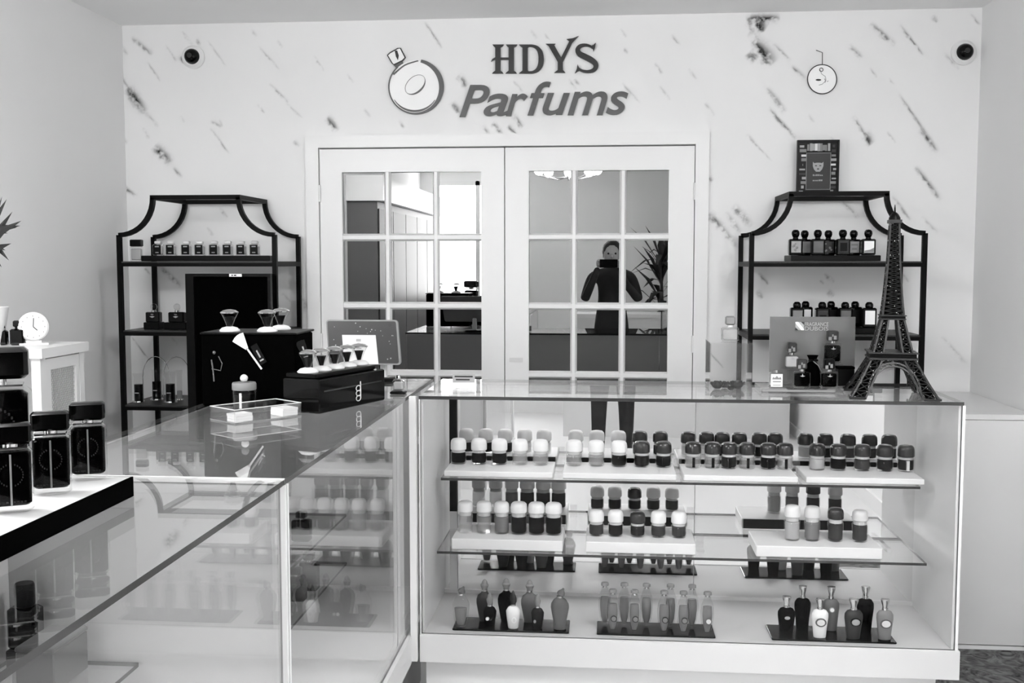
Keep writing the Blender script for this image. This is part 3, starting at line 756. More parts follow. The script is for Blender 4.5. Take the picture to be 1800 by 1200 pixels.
a0, a1 = at(1388, 590, 4.42).x, at(1548, 590, 4.42).x
tb = tag(obj('display_block', B().cbox((a1 - a0) / 2, .085, .012, a1 - a0, .17, .024, .002), 'black'), 'black block under the ball-capped bottles behind the acrylic display board', 'display block')
tb.location = (a0, 4.37, ZS2)
for px, y, m, lab, mk in [(1403, 4.41, 'mid', 'ball-capped black bottle behind the board, leftmost of the middle shelf', 'lines'), (1418, 4.49, 'print_white', 'ball-capped black bottle with white label behind the board, second on middle shelf', None),
                          (1447.5, 4.41, 'dgrey', 'ball-capped black bottle with dark label, third on the middle shelf', 'frame'), (1463, 4.49, 'black', 'ball-capped all-black bottle, fourth on the middle shelf', None),
                          (1488, 4.41, 'grey', 'ball-capped black bottle with grey label, fifth on the middle shelf', None), (1505.5, 4.49, 'black', 'ball-capped all-black bottle, sixth on the middle shelf beside the white label', None),
                          (1530.5, 4.41, 'print_white', 'ball-capped black bottle with clean white label, rightmost on the middle shelf', None)]:
    ball_bottle(px, y, ZS2 + .0245, m, lab, mk, h=.080)

# picture frame standing on the right etagere
PY = 4.645
p0, p1 = at(1399, 345, PY), at(1475, 246, PY)
fw, fh = p1.x - p0.x, p1.z - (1.72 + .0097)
t = thing('picture_frame', 'dark framed panel with animal-head emblem standing on top of the shelf unit', 'picture', (p0.x, PY, 1.72 + .0098))
obj('backing', B().box(0, fw, -.006, .006, 0, fh), 'black', t)
fb = B(); e = .008
fb.box(0, fw, -.014, -.0062, 0, e).box(0, fw, -.014, -.0062, fh - e, fh).box(0, e, -.014, -.0062, e, fh - e).box(fw - e, fw, -.014, -.0062, e, fh - e)
obj('frame', fb, 'black', t)
bx0, bx1, bz0, bz1 = fw * .24, fw * .79, fh * .13, fh * .76
for k in range(11):
    for (xa, xb) in ((e + .003, bx0 - .003), (bx1 + .003, fw - e - .003)):
        z = e + .006 + k * (fh - 2 * e - .01) / 11
        q = B(); xm = rng.uniform(.1, .5) * (xb - xa)
        q.box(xa + (xm if rng.random() < .4 else 0), xb - (xm if rng.random() < .4 else 0), -.0085, -.0063, z, z + rng.uniform(.006, .013))
        obj('border_print', q, rng.choice(('mid', 'ivory', 'dgrey', 'print_grey')), t)
for k in range(9):
    xa = bx0 + k * (bx1 - bx0) / 9
    obj('border_print', B().box(xa, xa + rng.uniform(.006, .011), -.0085, -.0063, bz1 + .008 + rng.uniform(0, .006), fh - e - .004 - rng.uniform(0, .012)), rng.choice(('mid', 'ivory', 'print_grey')), t)
pn = obj('centre_panel', B().box(bx0, bx1, -.0095, -.0063, bz0, bz1), 'dgrey', t)
obj('panel_rule', B().box(bx0 - .0035, bx0 - .001, -.009, -.0063, bz0 - .004, bz1 + .004).box(bx1 + .001, bx1 + .0035, -.009, -.0063, bz0 - .004, bz1 + .004).box(bx0 - .0035, bx1 + .0035, -.009, -.0063, bz1 + .001, bz1 + .0035).box(bx0 - .0035, bx1 + .0035, -.009, -.0063, bz0 - .0035, bz0 - .001), 'mid', t)
cx, cz = (bx0 + bx1) / 2 - .002, bz0 + (bz1 - bz0) * .62
head = [(-.022, .022), (-.016, .016), (-.006, .018), (.006, .018), (.016, .016), (.022, .022), (.022, .004), (.017, -.010), (.008, -.020), (-.008, -.020), (-.017, -.010), (-.022, .004)]
obj('emblem', B().prism(head, lambda u, v, w_: (cx + u, -.0096 - w_, cz + v), .001), 'print_grey', pn)
obj('emblem_detail', B().box(cx - .013, cx - .005, -.0115, -.0107, cz + .003, cz + .007).box(cx + .005, cx + .013, -.0115, -.0107, cz + .003, cz + .007).box(cx - .004, cx + .004, -.0115, -.0107, cz - .011, cz - .006), 'dgrey', pn)
wr = B()
for row, wds in ((0, (.005, .003, .004, .005, .003, .004, .004)), (1, (.006, .004, .005, .003, .006, .005))):
    x = cx - .021
    for wd in wds:
        wr.box(x, x + wd, -.0104, -.0096, cz - .038 - row * .022, cz - .038 - row * .022 + rng.uniform(.004, .007)); x += wd + .0022
obj('panel_writing', wr, 'print_grey', pn)

# ------------------------------------------------------------------ eiffel tower model
def tower():
    base = atz(1567, 692, ZC)
    cx, cy = .847, 3.215
    t = thing('tower_model', 'black lattice tower model standing on the showcase beside the acrylic display', 'model', (cx, cy, ZC + .0035), math.radians(-8))
    H = .532
    zpl1, zpl2, ztop = .112, .226, .51

    def hw(z):      # outer half width by height
        pts = [(0, .122), (.05, .092), (.112, .060), (.16, .047), (.226, .031), (.30, .0235), (.40, .0165), (.51, .0125)]
        for (a, wa), (c, wc) in zip(pts, pts[1:]):
            if z <= c: return wa + (wc - wa) * (z - a) / (c - a)
        return pts[-1][1]

    def leg_w(z): return .040 - .010 * min(z / zpl1, 1) if z <= zpl1 else .030 - .012 * (z - zpl1) / (zpl2 - zpl1)
    for sx in (-1, 1):
        for sy in (-1, 1):
            for (za, zb, n) in ((0, zpl1, 5), (zpl1 + .012, zpl2, 5)):
                b = B()
                zs = [za + (zb - za) * i / n for i in range(n + 1)]

                def cor(z):
                    o, i = hw(z), hw(z) - leg_w(z)
                    return [Vector((sx * o, sy * o, z)), Vector((sx * i, sy * o, z)), Vector((sx * i, sy * i, z)), Vector((sx * o, sy * i, z))]
                C = [cor(z) for z in zs]
                for k in range(4): b.tube([c[k] for c in C], .0026, square=True)
                for i in range(n):
                    for k in range(4):
                        j = (k + 1) % 4
                        b.tube([C[i][k], C[i + 1][j]], .0017, 4); b.tube([C[i][j], C[i + 1][k]], .0017, 4)
                        b.tube([C[i][k], C[i][j]], .0015, 4)
                if za == 0:
                    c0 = cor(0); m = sum(c0, Vector()) / 4
                    b.box(m.x - .024, m.x + .024, m.y - .024, m.y + .024, 0, .006)
                core = B()
                core.loft([[m_ + (p - m_) * .62 for p in c] for c in C for m_ in [sum(c, Vector()) / 4]])
                lo = obj('leg' if za == 0 else 'upper_leg', b, 'lattice', t)
                obj('leg_core', core, 'blackmatt', lo)
    for z, w_, h_ in ((zpl1 - .002, .068, .006), (zpl1 + .004, .064, .012), (zpl1 + .016, .069, .004)):
        obj('platform', B().box(-w_, w_, -w_, w_, z, z + h_ - .0002), 'iron' if h_ > .01 else 'dgrey', t)
    for z, w_, h_ in ((zpl2, .036, .004), (zpl2 + .004, .034, .007), (zpl2 + .011, .037, .003)):
        obj('platform', B().box(-w_, w_, -w_, w_, z, z + h_ - .0002), 'iron' if h_ > .005 else 'dgrey', t)
    # arches between the legs
    for k in range(4):
        b = B()
        ang = k * PI / 2
        yy = .086
        for rr in (.064, .072):
            pts = []
            for i in range(15):
                a = PI * i / 14
                z = .018 + rr * 1.16 * math.sin(a)
                x = rr * math.cos(a)
                pts.append((x, -(hw(z) - .002), z))
            b.tube(pts, .0022, square=True)
        for i in range(14):
            a, c = PI * i / 14, PI * (i + 1) / 14
            z1, z2 = .018 + .064 * 1.16 * math.sin(a), .018 + .072 * 1.16 * math.sin(c)
            b.tube([(.064 * math.cos(a), -(hw(z1) - .002), z1), (.072 * math.cos(c), -(hw(z2) - .002), z2)], .0012, 4)
        for i in range(9):
            x = -.05 + i * .0125
            zt = .018 + .072 * 1.16 * math.sqrt(max(0, 1 - (x / .072) ** 2))
            if zt < zpl1 - .004: b.tube([(x, -(hw(zt) - .002), zt), (x + .008, -hw(zpl1), zpl1 - .002)], .0013, 4); b.tube([(x + .008, -(hw(zt) - .002), zt), (x, -hw(zpl1), zpl1 - .002)], .0013, 4)
        b.xform(Matrix.Rotation(ang, 4, 'Z'))
        obj('arch', b, 'lattice', t)
    # upper shaft
    b = B(); core = B(); n = 22
    zs = [zpl2 + .014 + (ztop - zpl2 - .014) * i / n for i in range(n + 1)]
    C = [[Vector((sx * hw(z), sy * hw(z), z)) for sx, sy in ((-1, -1), (1, -1), (1, 1), (-1, 1))] for z in zs]
    for k in range(4): b.tube([c[k] for c in C], .0027, square=True)
    for i in range(n):
        for k in range(4):
            j = (k + 1) % 4
            b.tube([C[i][k], C[i + 1][j]], .0015, 4); b.tube([C[i][j], C[i + 1][k]], .0015, 4); b.tube([C[i][k], C[i][j]], .0013, 4)
    core.loft([[(x * .74, y * .74, z) for x, y, z in c] for c in C])
    sh = obj('shaft', b, 'lattice', t)
    obj('shaft_core', core, 'blackmatt', sh)
    obj('platform', B().box(-.019, .019, -.019, .019, ztop, ztop + .010), 'dgrey', t)
    obj('cupola', B().lathe([(.017, 0), (.0165, .006), (.011, .016), (.005, .022)], (0, 0, ztop + .010), 12), 'black', t, smooth=True)
    obj('spire', B().lathe([(.003, 0), (.0024, .012), (.0008, .024)], (0, 0, ztop + .031), 8), 'black', t, smooth=True)
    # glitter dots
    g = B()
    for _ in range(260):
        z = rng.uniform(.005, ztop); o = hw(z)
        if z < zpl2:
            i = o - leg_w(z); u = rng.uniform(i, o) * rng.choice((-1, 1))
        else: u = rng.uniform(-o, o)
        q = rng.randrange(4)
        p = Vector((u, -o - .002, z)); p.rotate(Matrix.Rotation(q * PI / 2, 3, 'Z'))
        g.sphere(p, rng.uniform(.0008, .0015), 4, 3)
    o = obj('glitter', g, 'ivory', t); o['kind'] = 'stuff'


tower()

# ------------------------------------------------------------------ things on the right showcase
BX0, BX1, BY0, BY1 = .318, .448, 3.26, 3.40
t = thing('acrylic_box', 'clear acrylic box over dried roses on the showcase, left of the display board', 'box', (BX0, BY0, ZC + .0005))
w_, d_, h_ = BX1 - BX0, BY1 - BY0, at(1300, 605, BY0).z - ZC
for nm, q in (('side_panel', (0, .003, 0, d_)), ('side_panel', (w_ - .003, w_, 0, d_)), ('front_panel', (.0032, w_ - .0032, 0, .003)), ('back_panel', (.0032, w_ - .0032, d_ - .003, d_))):
    obj(nm, B().box(*q, 0, h_, 0, 1), ['acrylic', 'acrylic'], t)
obj('lid', B().box(0, w_, 0, d_, h_ + .0002, h_ + .004, 0, 1), ['acrylic', 'acrylic'], t)


def rose(x, y, r, label, rz):
    t = thing('dried_rose', label, 'flower', (x, y, ZC + .0008), rz, 'dried roses in the acrylic box')
    obj('bud', B().sphere((0, 0, r * .62), r * .55, 10, 6), 'dgrey', t, smooth=True)
    k = 0
    for ring, (n, rr, zz, tilt) in enumerate(((5, .62, .55, .25), (6, .88, .40, .7))):
        for i in range(n):
            a = 2 * PI * (i + .5 * ring) / n
            b = B()
            rows = []
            for u in range(4):
                f = u / 3; wd = r * .48 * math.sin(PI * (.18 + .7 * f)); zc = r * (.05 + f * (zz + .5)) ; yc = r * (rr * (.45 + .55 * math.sin(PI * f * .6)) + tilt * f * f * .35)
                rows.append([(-wd, yc - wd * .25, zc), (0, yc, zc), (wd, yc - wd * .25, zc)])
            b.add([p for q in rows for p in q], [(u * 3 + j, u * 3 + j + 1, u * 3 + j + 4, u * 3 + j + 3) for u in range(3) for j in range(2)])
            b.xform(Matrix.Rotation(a, 4, 'Z'))
            obj('petal', b, 'leaf' if (i + ring) % 2 else 'dgrey', t)
    return t


for px, py, r, lab in ((1257, 684, .021, 'dried dark rose at the left of the acrylic box'), (1268, 676, .018, 'dried rose set back behind the left rose'), (1284, 674, .019, 'dark dried rose in the middle of the acrylic box'), (1303, 684, .022, 'dried dark rose at the right front of the acrylic box'), (1285, 687, .012, 'smallest pale dried rose between the front two')):
    p = atz(px, py, ZC)
    rose(max(BX0 + r + .012, min(BX1 - r - .012, p.x)), max(BY0 + r + .012, min(BY1 - r - .012, p.y + .01)), r * 1.05, lab, px)
# bottle on the box
zb = ZC + .0005 + h_ + .0045
yb = (BY0 + BY1) / 2
t = thing('perfume_bottle', 'square pale bottle with a dark cube cap on the acrylic box', 'bottle', (at(1283, 600, yb).x, yb, zb))
obj('body', B().cbox(0, 0, .022, .052, .032, .044, .004), 'bottle_glass', t, smooth=True)
obj('liquid', B().cbox(0, 0, .021, .044, .024, .034, .003), 'liq_clear', t, smooth=True)
obj('neck', B().lathe([(.008, .044), (.008, .051)], seg=12), 'ivory', t, smooth=True)
obj('cap', B().cbox(0, 0, .064, .030, .028, .027, .004), 'mid', t, smooth=True)

# acrylic display with board and bottles
AY = 3.32
AX0, AX1 = at(1338, 690, AY - .055).x, .700
t = thing('display_stand', 'acrylic perfume stand with grey printed backboard between roses and tower', 'display stand', (AX0, AY, ZC + .0005))
wA = AX1 - AX0
obj('base', B().box(0, wA, -.055, .073, 0, .013, 0), 'acrylic', t)
obj('board_foot', B().box(0, at(1503, 600, AY + .08).x - AX0, .0735, .092, 0, .013), 'acrylic', t)
obj('base_edge', B().box(.004, wA - .004, -.0562, -.0552, .003, .009), 'mid', t)
bdx0, bdx1 = at(1353, 600, AY + .08).x - AX0, at(1503, 600, AY + .08).x - AX0
bz1 = at(1430, 557, AY + .08).z - ZC
bb = obj('backboard', B().box(bdx0, bdx1, .080, .086, .0135, bz1), 'frosted', t)


def text_part(s, parent, m, x, y, z, size, depth=.001, name='lettering'):
    cu = bpy.data.curves.new('lettering', 'FONT'); cu.body = s; cu.size = size; cu.extrude = depth / 2; cu.align_x = 'LEFT'; cu.resolution_u = 4
    o = bpy.data.objects.new('lettering', cu)
    me = bpy.data.meshes.new_from_object(o); bpy.data.objects.remove(o); bpy.data.curves.remove(cu)
    me.materials.clear(); me.materials.append(M[m])
    for p in me.polygons: p.material_index = 0
    o = bpy.data.objects.new(name, me); COL.objects.link(o); o.parent = parent
    o.location = (x, y, z); o.rotation_euler = (PI / 2, 0, 0)
    return o


def lx(px): return at(px, 575, AY + .08).x - AX0


def lz(py): return at(1430, py, AY + .08).z - ZC


q0, q1, r0, r1 = lx(1398), lx(1413), lz(580.5), lz(566)
obj('logo_square', B().box(q0, q1, .0785, .0795, r0, r1), 'print_grey', bb)
obj('logo_stroke', B().prism([(0, 1), (.3, 1), (1, .15), (1, 0), (.7, 0), (0, .85)], lambda u, v, w2: (q0 + (q1 - q0) * u, .0784 - w2, r0 + (r1 - r0) * v), .001), 'print_white', bb)
obj('logo_stroke', B().prism([(0, 0), (.35, 0), (0, .35)], lambda u, v, w2: (q0 + (q1 - q0) * u, .0784 - w2, r0 + (r1 - r0) * v), .001), 'dgrey', bb)
obj('logo_stroke', B().prism([(1, 1), (.65, 1), (1, .65)], lambda u, v, w2: (q0 + (q1 - q0) * u, .0784 - w2, r0 + (r1 - r0) * v), .001), 'dgrey', bb)
for s, py, py1 in (('FRAGRANCE', 573, 566.5), ('DUBOIS', 581, 574)):
    o = text_part(s, bb, 'print_grey', 0, .079, lz(py), .02)
    xs = [v.co.x for v in o.data.vertices]; ys = [v.co.y for v in o.data.vertices]
    o.scale = ((lx(1456) - lx(1414.5)) / (max(xs) - min(xs)), (lz(py1) - lz(py)) / (max(ys) - min(ys)), 1)
    o.location.x = lx(1414.5) - min(xs) * o.scale.x; o.location.z = lz(py) - min(ys) * o.scale.y


def square_bottle(px, y, z, wd, h, liq, cap, label, crown=False, framed=False, pat=True):
    t = thing('perfume_bottle', label, 'bottle', (at(px, 660, y).x, y, z), 0, 'bottles on the acrylic stand')
    obj('body', B().cbox(0, 0, h / 2, wd, .032, h, .004), 'bottle_glass', t, smooth=True)
    obj('liquid', B().cbox(0, 0, h * .48, wd * .82, .024, h * .8, .003), liq, t, smooth=True)
    obj('neck', B().lathe([(.008, h), (.008, h + .007)], seg=12), 'chrome', t, smooth=True)
    if cap:
        c = obj('cap', B().cbox(0, 0, h + .007 + .016, wd * .58, .028, .032, .003), cap, t, smooth=True)
        if pat: obj('cap_pattern', B().box(-wd * .27, -wd * .1, -.0152, -.0142, h + .009, h + .02).box(wd * .02, wd * .16, -.0152, -.0142, h + .012, h + .024).box(-wd * .08, 0, -.0152, -.0142, h + .021, h + .028), 'mid', c)
    if crown:
        obj('label', B().box(-wd * .42, wd * .42, -.0175, -.0163, h * .06, h * .92), 'ivory', t)
        obj('crown_print', B().prism([(-.014, 0), (-.011, .008), (-.006, .004), (0, .011), (.006, .004), (.011, .008), (.014, 0)], lambda u, v, w2: (u, -.0176 - w2, h * .56 + v), .0008), 'mid', t)
        obj('label_print', B().box(-.012, .012, -.0183, -.0176, h * .38, h * .45).box(-.012, .012, -.0183, -.0176, h * .16, h * .2), 'mid', t)
    elif pat:
        obj('emblem', B().prism([(-.008, .003), (0, 0), (.008, .003), (.002, .004), (0, .010), (-.002, .004)], lambda u, v, w2: (u, -.0166 - w2, h * .68 + v), .0008), 'print_grey', t)
    return t


zA = ZC + .0005 + .0134
square_bottle(1364, AY - .025, zA, .042, .046, 'liq_light', None, 'low white-labelled bottle with crown print, front of the acrylic stand', crown=True)
square_bottle(1409, AY - .025, zA, .050, .050, 'liq_black', 'dgrey', 'black square bottle with cube cap, front centre of the acrylic stand')
square_bottle(1457, AY - .025, zA, .052, .050, 'liq_black', 'black', 'black square bottle in thick clear glass, front right of acrylic stand')
# raised steps behind with taller bottles
for px, hh, wd, lab in ((1391, .052, .06, 'small clear acrylic step holding the pale bottle'), (1462, .070, .064, 'tall clear acrylic step holding the raised black bottle')):
    tag(obj('acrylic_step', B().cbox(0, 0, hh / 2, wd, .036, hh, .001), 'acrylic', None, (at(px, 640, AY + .045).x, AY + .045, zA)), lab, 'riser', 'acrylic steps')
square_bottle(1391, AY + .045, zA + .0525, .046, .042, 'liq_light', 'dgrey', 'pale square bottle with patterned dark cap on the acrylic step')
square_bottle(1462, AY + .045, zA + .0705, .056, .062, 'liq_black', 'dgrey', 'raised black square bottle with patterned cap, tallest on the acrylic stand')
p = at(1428, 660, AY + .02)
t = thing('gift_pouch', 'black fabric pouch with a ribbon, centre of the acrylic stand', 'pouch', (p.x, AY + .022, zA))
obj('bag', B().lathe([(.022, 0), (.026, .012), (.024, .045), (.017, .068), (.010, .078), (.014, .088), (.018, .096)], seg=14, sy=.6), 'blackmatt', t, smooth=True)
obj('ribbon', B().tube([(0, -.012, .078), (.014, -.016, .066), (.026, -.016, .044), (.034, -.014, .02)], .0016, 5), 'mid', t, smooth=True)
obj('ribbon_bow', B().sphere((-.008, -.012, .079), .008, 8, 5, sz=.6).sphere((.008, -.012, .081), .008, 8, 5, sz=.6), 'black', t, smooth=True)
t = thing('perfume_box', 'plain black carton at the right of the acrylic stand beside the tower', 'box', (at(1487, 660, AY + .03).x, AY + .045, zA))
obj('carton', B().cbox(0, 0, .026, .05, .04, .052, .001), 'black', t)
obj('lid', B().cbox(0, 0, .0560, .052, .042, .0075, .001), 'blackmatt', t)
# clear card holder at the back left of the right showcase
p = atz(815, 675, ZC)
t = thing('sign_holder', 'small clear sign holder with grey printed card, before the french doors', 'sign', (p.x, p.y, ZC + .0005))
obj('foot', B().box(-.035, .035, -.02, .03, 0, .004), 'acrylic', t)
obj('card', B().box(-.037, .037, .002, .0035, .004, .032), 'print_grey', t)
obj('card_print', B().box(-.03, .03, .0008, .0018, .022, .027).box(-.026, .02, .0008, .0018, .012, .017), 'dgrey', t)
# small clear bottle on the corner
p = atz(706, 692, ZC)
t = thing('perfume_bottle', 'tiny clear bottle on a black foot at the counter corner', 'bottle', (p.x - .01, p.y, ZC + .0005))
obj('foot', B().cbox(0, 0, .004, .046, .036, .008, .002), 'black', t)
obj('body', B().cbox(0, 0, .026, .036, .026, .036, .006), 'bottle_glass', t, smooth=True)
obj('liquid', B().cbox(0, 0, .024, .028, .018, .026, .004), 'liq_light', t, smooth=True)
obj('cap', B().lathe([(.006, .044), (.009, .047), (.008, .056)], seg=12), 'chrome', t, smooth=True)

# ------------------------------------------------------------------ left counter
# floor-standing black cabinet behind the counter
CY0 = 4.225
c0, c1 = at(328, 600, CY0).x, at(477, 600, CY0).x
ctop = at(400, 481, CY0).z
t = thing('tall_display_stand', 'tall black display stand behind the counter with a small white tag on top', 'display stand', (c0, CY0, 0))
wc = c1 - c0
obj('body', B().box(0, wc, .025, .065, 0, ctop), 'blackmatt', t)
b = B(); e = .035
b.box(0, e, 0, .0245, 0, ctop).box(wc - .012, wc, 0, .0245, 0, ctop).box(e, wc - .012, 0, .0245, ctop - .012, ctop).box(e, wc - .012, 0, .0245, 0, .1)
obj('front_frame', b, 'black', t)
obj('recessed_panel', B().box(e, wc - .012, .018, .0248, .1, ctop - .012), 'blackmatt', t)
x0, x1 = at(403, 481, CY0).x - c0, at(425, 481, CY0).x - c0
tg = obj('tag', B().box(x0, x1, -.0015, -.0002, ctop - .012, ctop), 'print_white', t)
obj('tag_print', B().box(x0 + .010, x0 + .016, -.0022, -.0016, ctop - .009, ctop - .004).box(x0 + .020, x0 + .030, -.0022, -.0016, ctop - .009, ctop - .004), 'dgrey', tg)

# tall black tester stand
A = atz(356, 714, ZC)
ax0, ay0 = A.x + .0, A.y
ax1 = at(524, 640, ay0 + .02).x
az = at(450, 589, ay0).z - ZC
t = thing('tester_stand', 'tall black tester stand with two glass funnels on its ledge', 'display stand', (ax0, ay0, ZC + .0005))
wa = ax1 - ax0
obj('body', B().cbox(wa / 2, .085, az / 2, wa, .17, az, .004), 'blackmatt', t)
obj('ledge', B().cbox(wa / 2, .088, az + .0035, wa + .006, .18, .006, .002), 'black', t)
obj('side_ornament', B().tube([(.03, -.004, .13), (.034, -.004, .10), (.036, -.004, .07)], .002, 5).tube([(.03, -.004, .105), (.055, -.004, .10), (.06, -.004, .12), (.05, -.004, .14)], .0014, 5).sphere((.038, -.004, .15), .005, 6, 4), 'grey', t)

# low black tester box, set at an angle
N_, F_ = atz(562, 728, ZC), atz(677, 703, ZC)
dv = F_ - N_; L = dv.length; rz = math.atan2(dv.y, dv.x) - PI / 2
bh = at(562, 668, N_.y).z - ZC
t = thing('tester_box', 'low black tester box set at an angle, five glass funnels on top', 'display stand', (N_.x, N_.y, ZC + .0005), rz)
dp = .12
obj('body', B().cbox(-dp / 2, L / 2, bh / 2, dp, L, bh, .003), 'blackgloss', t)
obj('top_step', B().cbox(-dp / 2 - .004, L / 2 - .01, bh + .007, dp - .02, L - .03, .013, .003), 'black', t)
obj('front_trim', B().box(.0004, .0014, .02, L - .02, bh * .62, bh * .66), 'dgrey', t)
lg = B()
zl = bh * .24
yl = L * .56
for i, s in enumerate((1.0, .9, .8)):
    pts = [(.0022, yl + .011 * math.cos(a), zl + i * .014 + .0075 * math.sin(a)) for a in [2 * PI * j / 12 for j in range(13)]]
    lg.tube(pts, .0014, 4)
lg.box(.001, .003, yl + .009, yl + .0125, zl, zl + .046)
obj('side_mark', lg, 'ivory', t)
TB = t


def funnel(loc, label, s=1.0, flip=False, liq='chrome'):
    t = thing('scent_funnel', label, 'tester', loc, rng.uniform(0, 3), 'glass scent funnels')
    obj('saucer', cached(('saucer', s), lambda: B().lathe([(.0305 * s, 0), (.031 * s, .003), (.023 * s, .011 * s), (.010 * s, .0145 * s)], seg=18), 'white_soft'), parent=t)
    obj('goblet', cached(('goblet', s), lambda: B().lathe([(.009 * s, .0145 * s), (.011 * s, .022 * s), (.018 * s, .040 * s), (.026 * s, .055 * s)], seg=16), 'bottle_glass'), parent=t)
    obj('filling', cached(('filling', s), lambda: B().lathe([(.006 * s, .0150 * s), (.010 * s, .030 * s), (.015 * s, .044 * s)], seg=10), 'liq_dark'), parent=t)
    obj('lid', cached(('lid', s), lambda: B().lathe([(.0275 * s, .0552 * s), (.028 * s, .058 * s), (.019 * s, .064 * s), (.005 * s, .067 * s)], seg=16), 'chrome'), parent=t)
    return t


mw = Matrix.Translation((N_.x, N_.y, ZC + .0005)) @ Matrix.Rotation(rz, 4, 'Z')
for i in range(5):
    v = mw @ Vector((-.062, .035 + i * (L - .075) / 4, bh + .0140))
    funnel(v, 'glass funnel on white saucer, %s from the front on the low black box' % ORD[i], .92)
za = ZC + .0005 + az + .0068
for px, y, lab in ((404, ay0 + .05, 'single glass funnel on the left of the tall black stand'), (470, ay0 + .05, 'glass funnel on the ledge of the tall black stand, left of the pair'), (494, ay0 + .14, 'glass funnel standing back on the right end of the tall black stand')):
    funnel((at(px, 588, y).x, y, za), lab, .92)


def blotter_fan(px, py, y, label, n, white, rot, dark):
    p = at(px, py, y)
    t = thing('blotter_fan', label, 'paper strips', (p.x, y, p.z), 0, 'fans of blotter strips')
    if white:
        for i in range(n):
            a = rot + (i - n / 2) * .24
            o = obj('blotter', B().cbox(0, -.0012 * i, .022, .010, .0008, .044, 0), 'white_soft', t); o.rotation_euler = (0, a, 0)
        o = obj('stem', B().cbox(0, 0, -.035, .005, .0015, .07, 0), 'ivory', t); o.rotation_euler = (0, -.62, 0)
    for i in range(dark):
        o = obj('card', B().cbox(.022 if white else 0, -.003 - i * .001, -.03 if white else .01, .020, .0008, .058, 0), 'black', t); o.rotation_euler = (0, -.5 + i * .2, 0)
        q = obj('card_print', B().box(-.002, .002, -.0008, -.0004, -.01, .012).box(-.006, .006, -.0008, -.0004, -.02, -.016), 'print_grey', o, ((.022 if white else 0), -.003 - i * .001, -.03 if white else .01))
    return t


blotter_fan(434, 612, ay0 - .012, 'fan of white blotter strips tucked against the tall black stand', 4, True, -.55, 1)
blotter_fan(537, 622, ay0 + .01, 'black printed cards fanned at the corner of the tall black stand', 3, False, 0, 2)

# candle jar and acrylic tray
TA = atz(413, 746, ZC); TBR = atz(530, 731, ZC)
dv = TBR - TA; Lt = dv.length; rzt = math.atan2(dv.y, dv.x)
t = thing('acrylic_tray', 'clear acrylic tray with blank white cards in front of the black stands', 'tray', (TA.x, TA.y, ZC + .0005), rzt)
Dt, Ht = .115, .034
obj('floor_panel', B().box(0, Lt, 0, Dt, 0, .003, 0, 1), ['acrylic', 'edge_soft'], t)
for q, nm in (((0, Lt, 0, .003), 'front_wall'), ((0, Lt, Dt - .003, Dt), 'back_wall'), ((0, .003, .0032, Dt - .0032), 'side_wall'), ((Lt - .003, Lt, .0032, Dt - .0032), 'side_wall')):
    w2 = obj(nm, B().box(*q, .0032, Ht, 0), 'acrylic', t)
    obj('rim', B().box(*q, Ht + .0001, Ht + .0018), 'ivory', w2)
Rm = Matrix.Translation((TA.x, TA.y, ZC + .0005)) @ Matrix.Rotation(rzt, 4, 'Z')
for x0, x1, y0, y1, lab in ((.006, .055, .006, .045, 'stack of white cards at the near corner of the acrylic tray'), (.145, Lt - .006, .006, .06, 'stack of white cards at the far end of the acrylic tray')):
    c = thing('card_stack', lab, 'cards', Rm @ Vector((x0, y0, .0035)), rzt, 'white card stacks')
    for k in range(3):
        o = obj('card', B().box(0, x1 - x0, 0, y1 - y0, 0, .0062), 'white_soft', c, (rng.uniform(-.001, .001), rng.uniform(0, .002), k * .0066))
p = Rm @ Vector((.045, Dt + .055, 0))
jx = at(430, 720, 2.735).x
jh = at(430, 672, 2.735).z - ZC
t = thing('candle_jar', 'clear glass jar with a knobbed lid behind the acrylic tray', 'jar', (jx, 2.735, ZC + .0005))
r = .031
obj('body', B().lathe([(r * .96, 0), (r, .004), (r, jh * .72), (r * .97, jh * .74)], seg=24), 'bottle_glass', t, smooth=True)
obj('wax', B().lathe([(r * .9, .006), (r * .9, jh * .60)], seg=20), 'black', t, smooth=True)
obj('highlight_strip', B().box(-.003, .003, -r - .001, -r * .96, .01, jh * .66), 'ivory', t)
obj('lid', B().lathe([(r * 1.02, jh * .745), (r * 1.04, jh * .76), (r * 1.04, jh * .95), (r * .98, jh)], seg=24), 'mid', t, smooth=True)
obj('knob', B().sphere((0, 0, jh + .011), .0105, 14, 8), 'ivory', t, smooth=True)

# POS tablet
PYT = 3.46
p = atz(683, 664, ZC)
t = thing('tablet_terminal', 'white counter tablet terminal with grey patterned screen, before the door', 'tablet', (p.x, PYT, ZC + .0005))
TX0, TX1 = at(571, 600, PYT).x - p.x, at(697, 600, PYT).x - p.x
TZ0, TZ1 = at(640, 640, PYT).z - ZC, at(640, 563, PYT).z - ZC
obj('base', B().cbox(0, .02, .006, .10, .12, .012, .004), 'black', t, smooth=True)
obj('post', B().cbox(.0, .03, TZ0 * .5 + .012, .022, .02, TZ0 + .02, .004), 'white_soft', t, smooth=True)


def rrect(x0, x1, z0, z1, r, skew=0.0):
    out = []
    for cx, cz, a0 in ((x1 - r, z1 - r, 0), (x0 + r, z1 - r, PI / 2), (x0 + r, z0 + r, PI), (x1 - r, z0 + r, 1.5 * PI)):
        for k in range(5):
            a = a0 + k * PI / 8
            z = cz + r * math.sin(a)
            out.append((cx + r * math.cos(a) + skew * (z1 - z) / (z1 - z0), z))
    return out


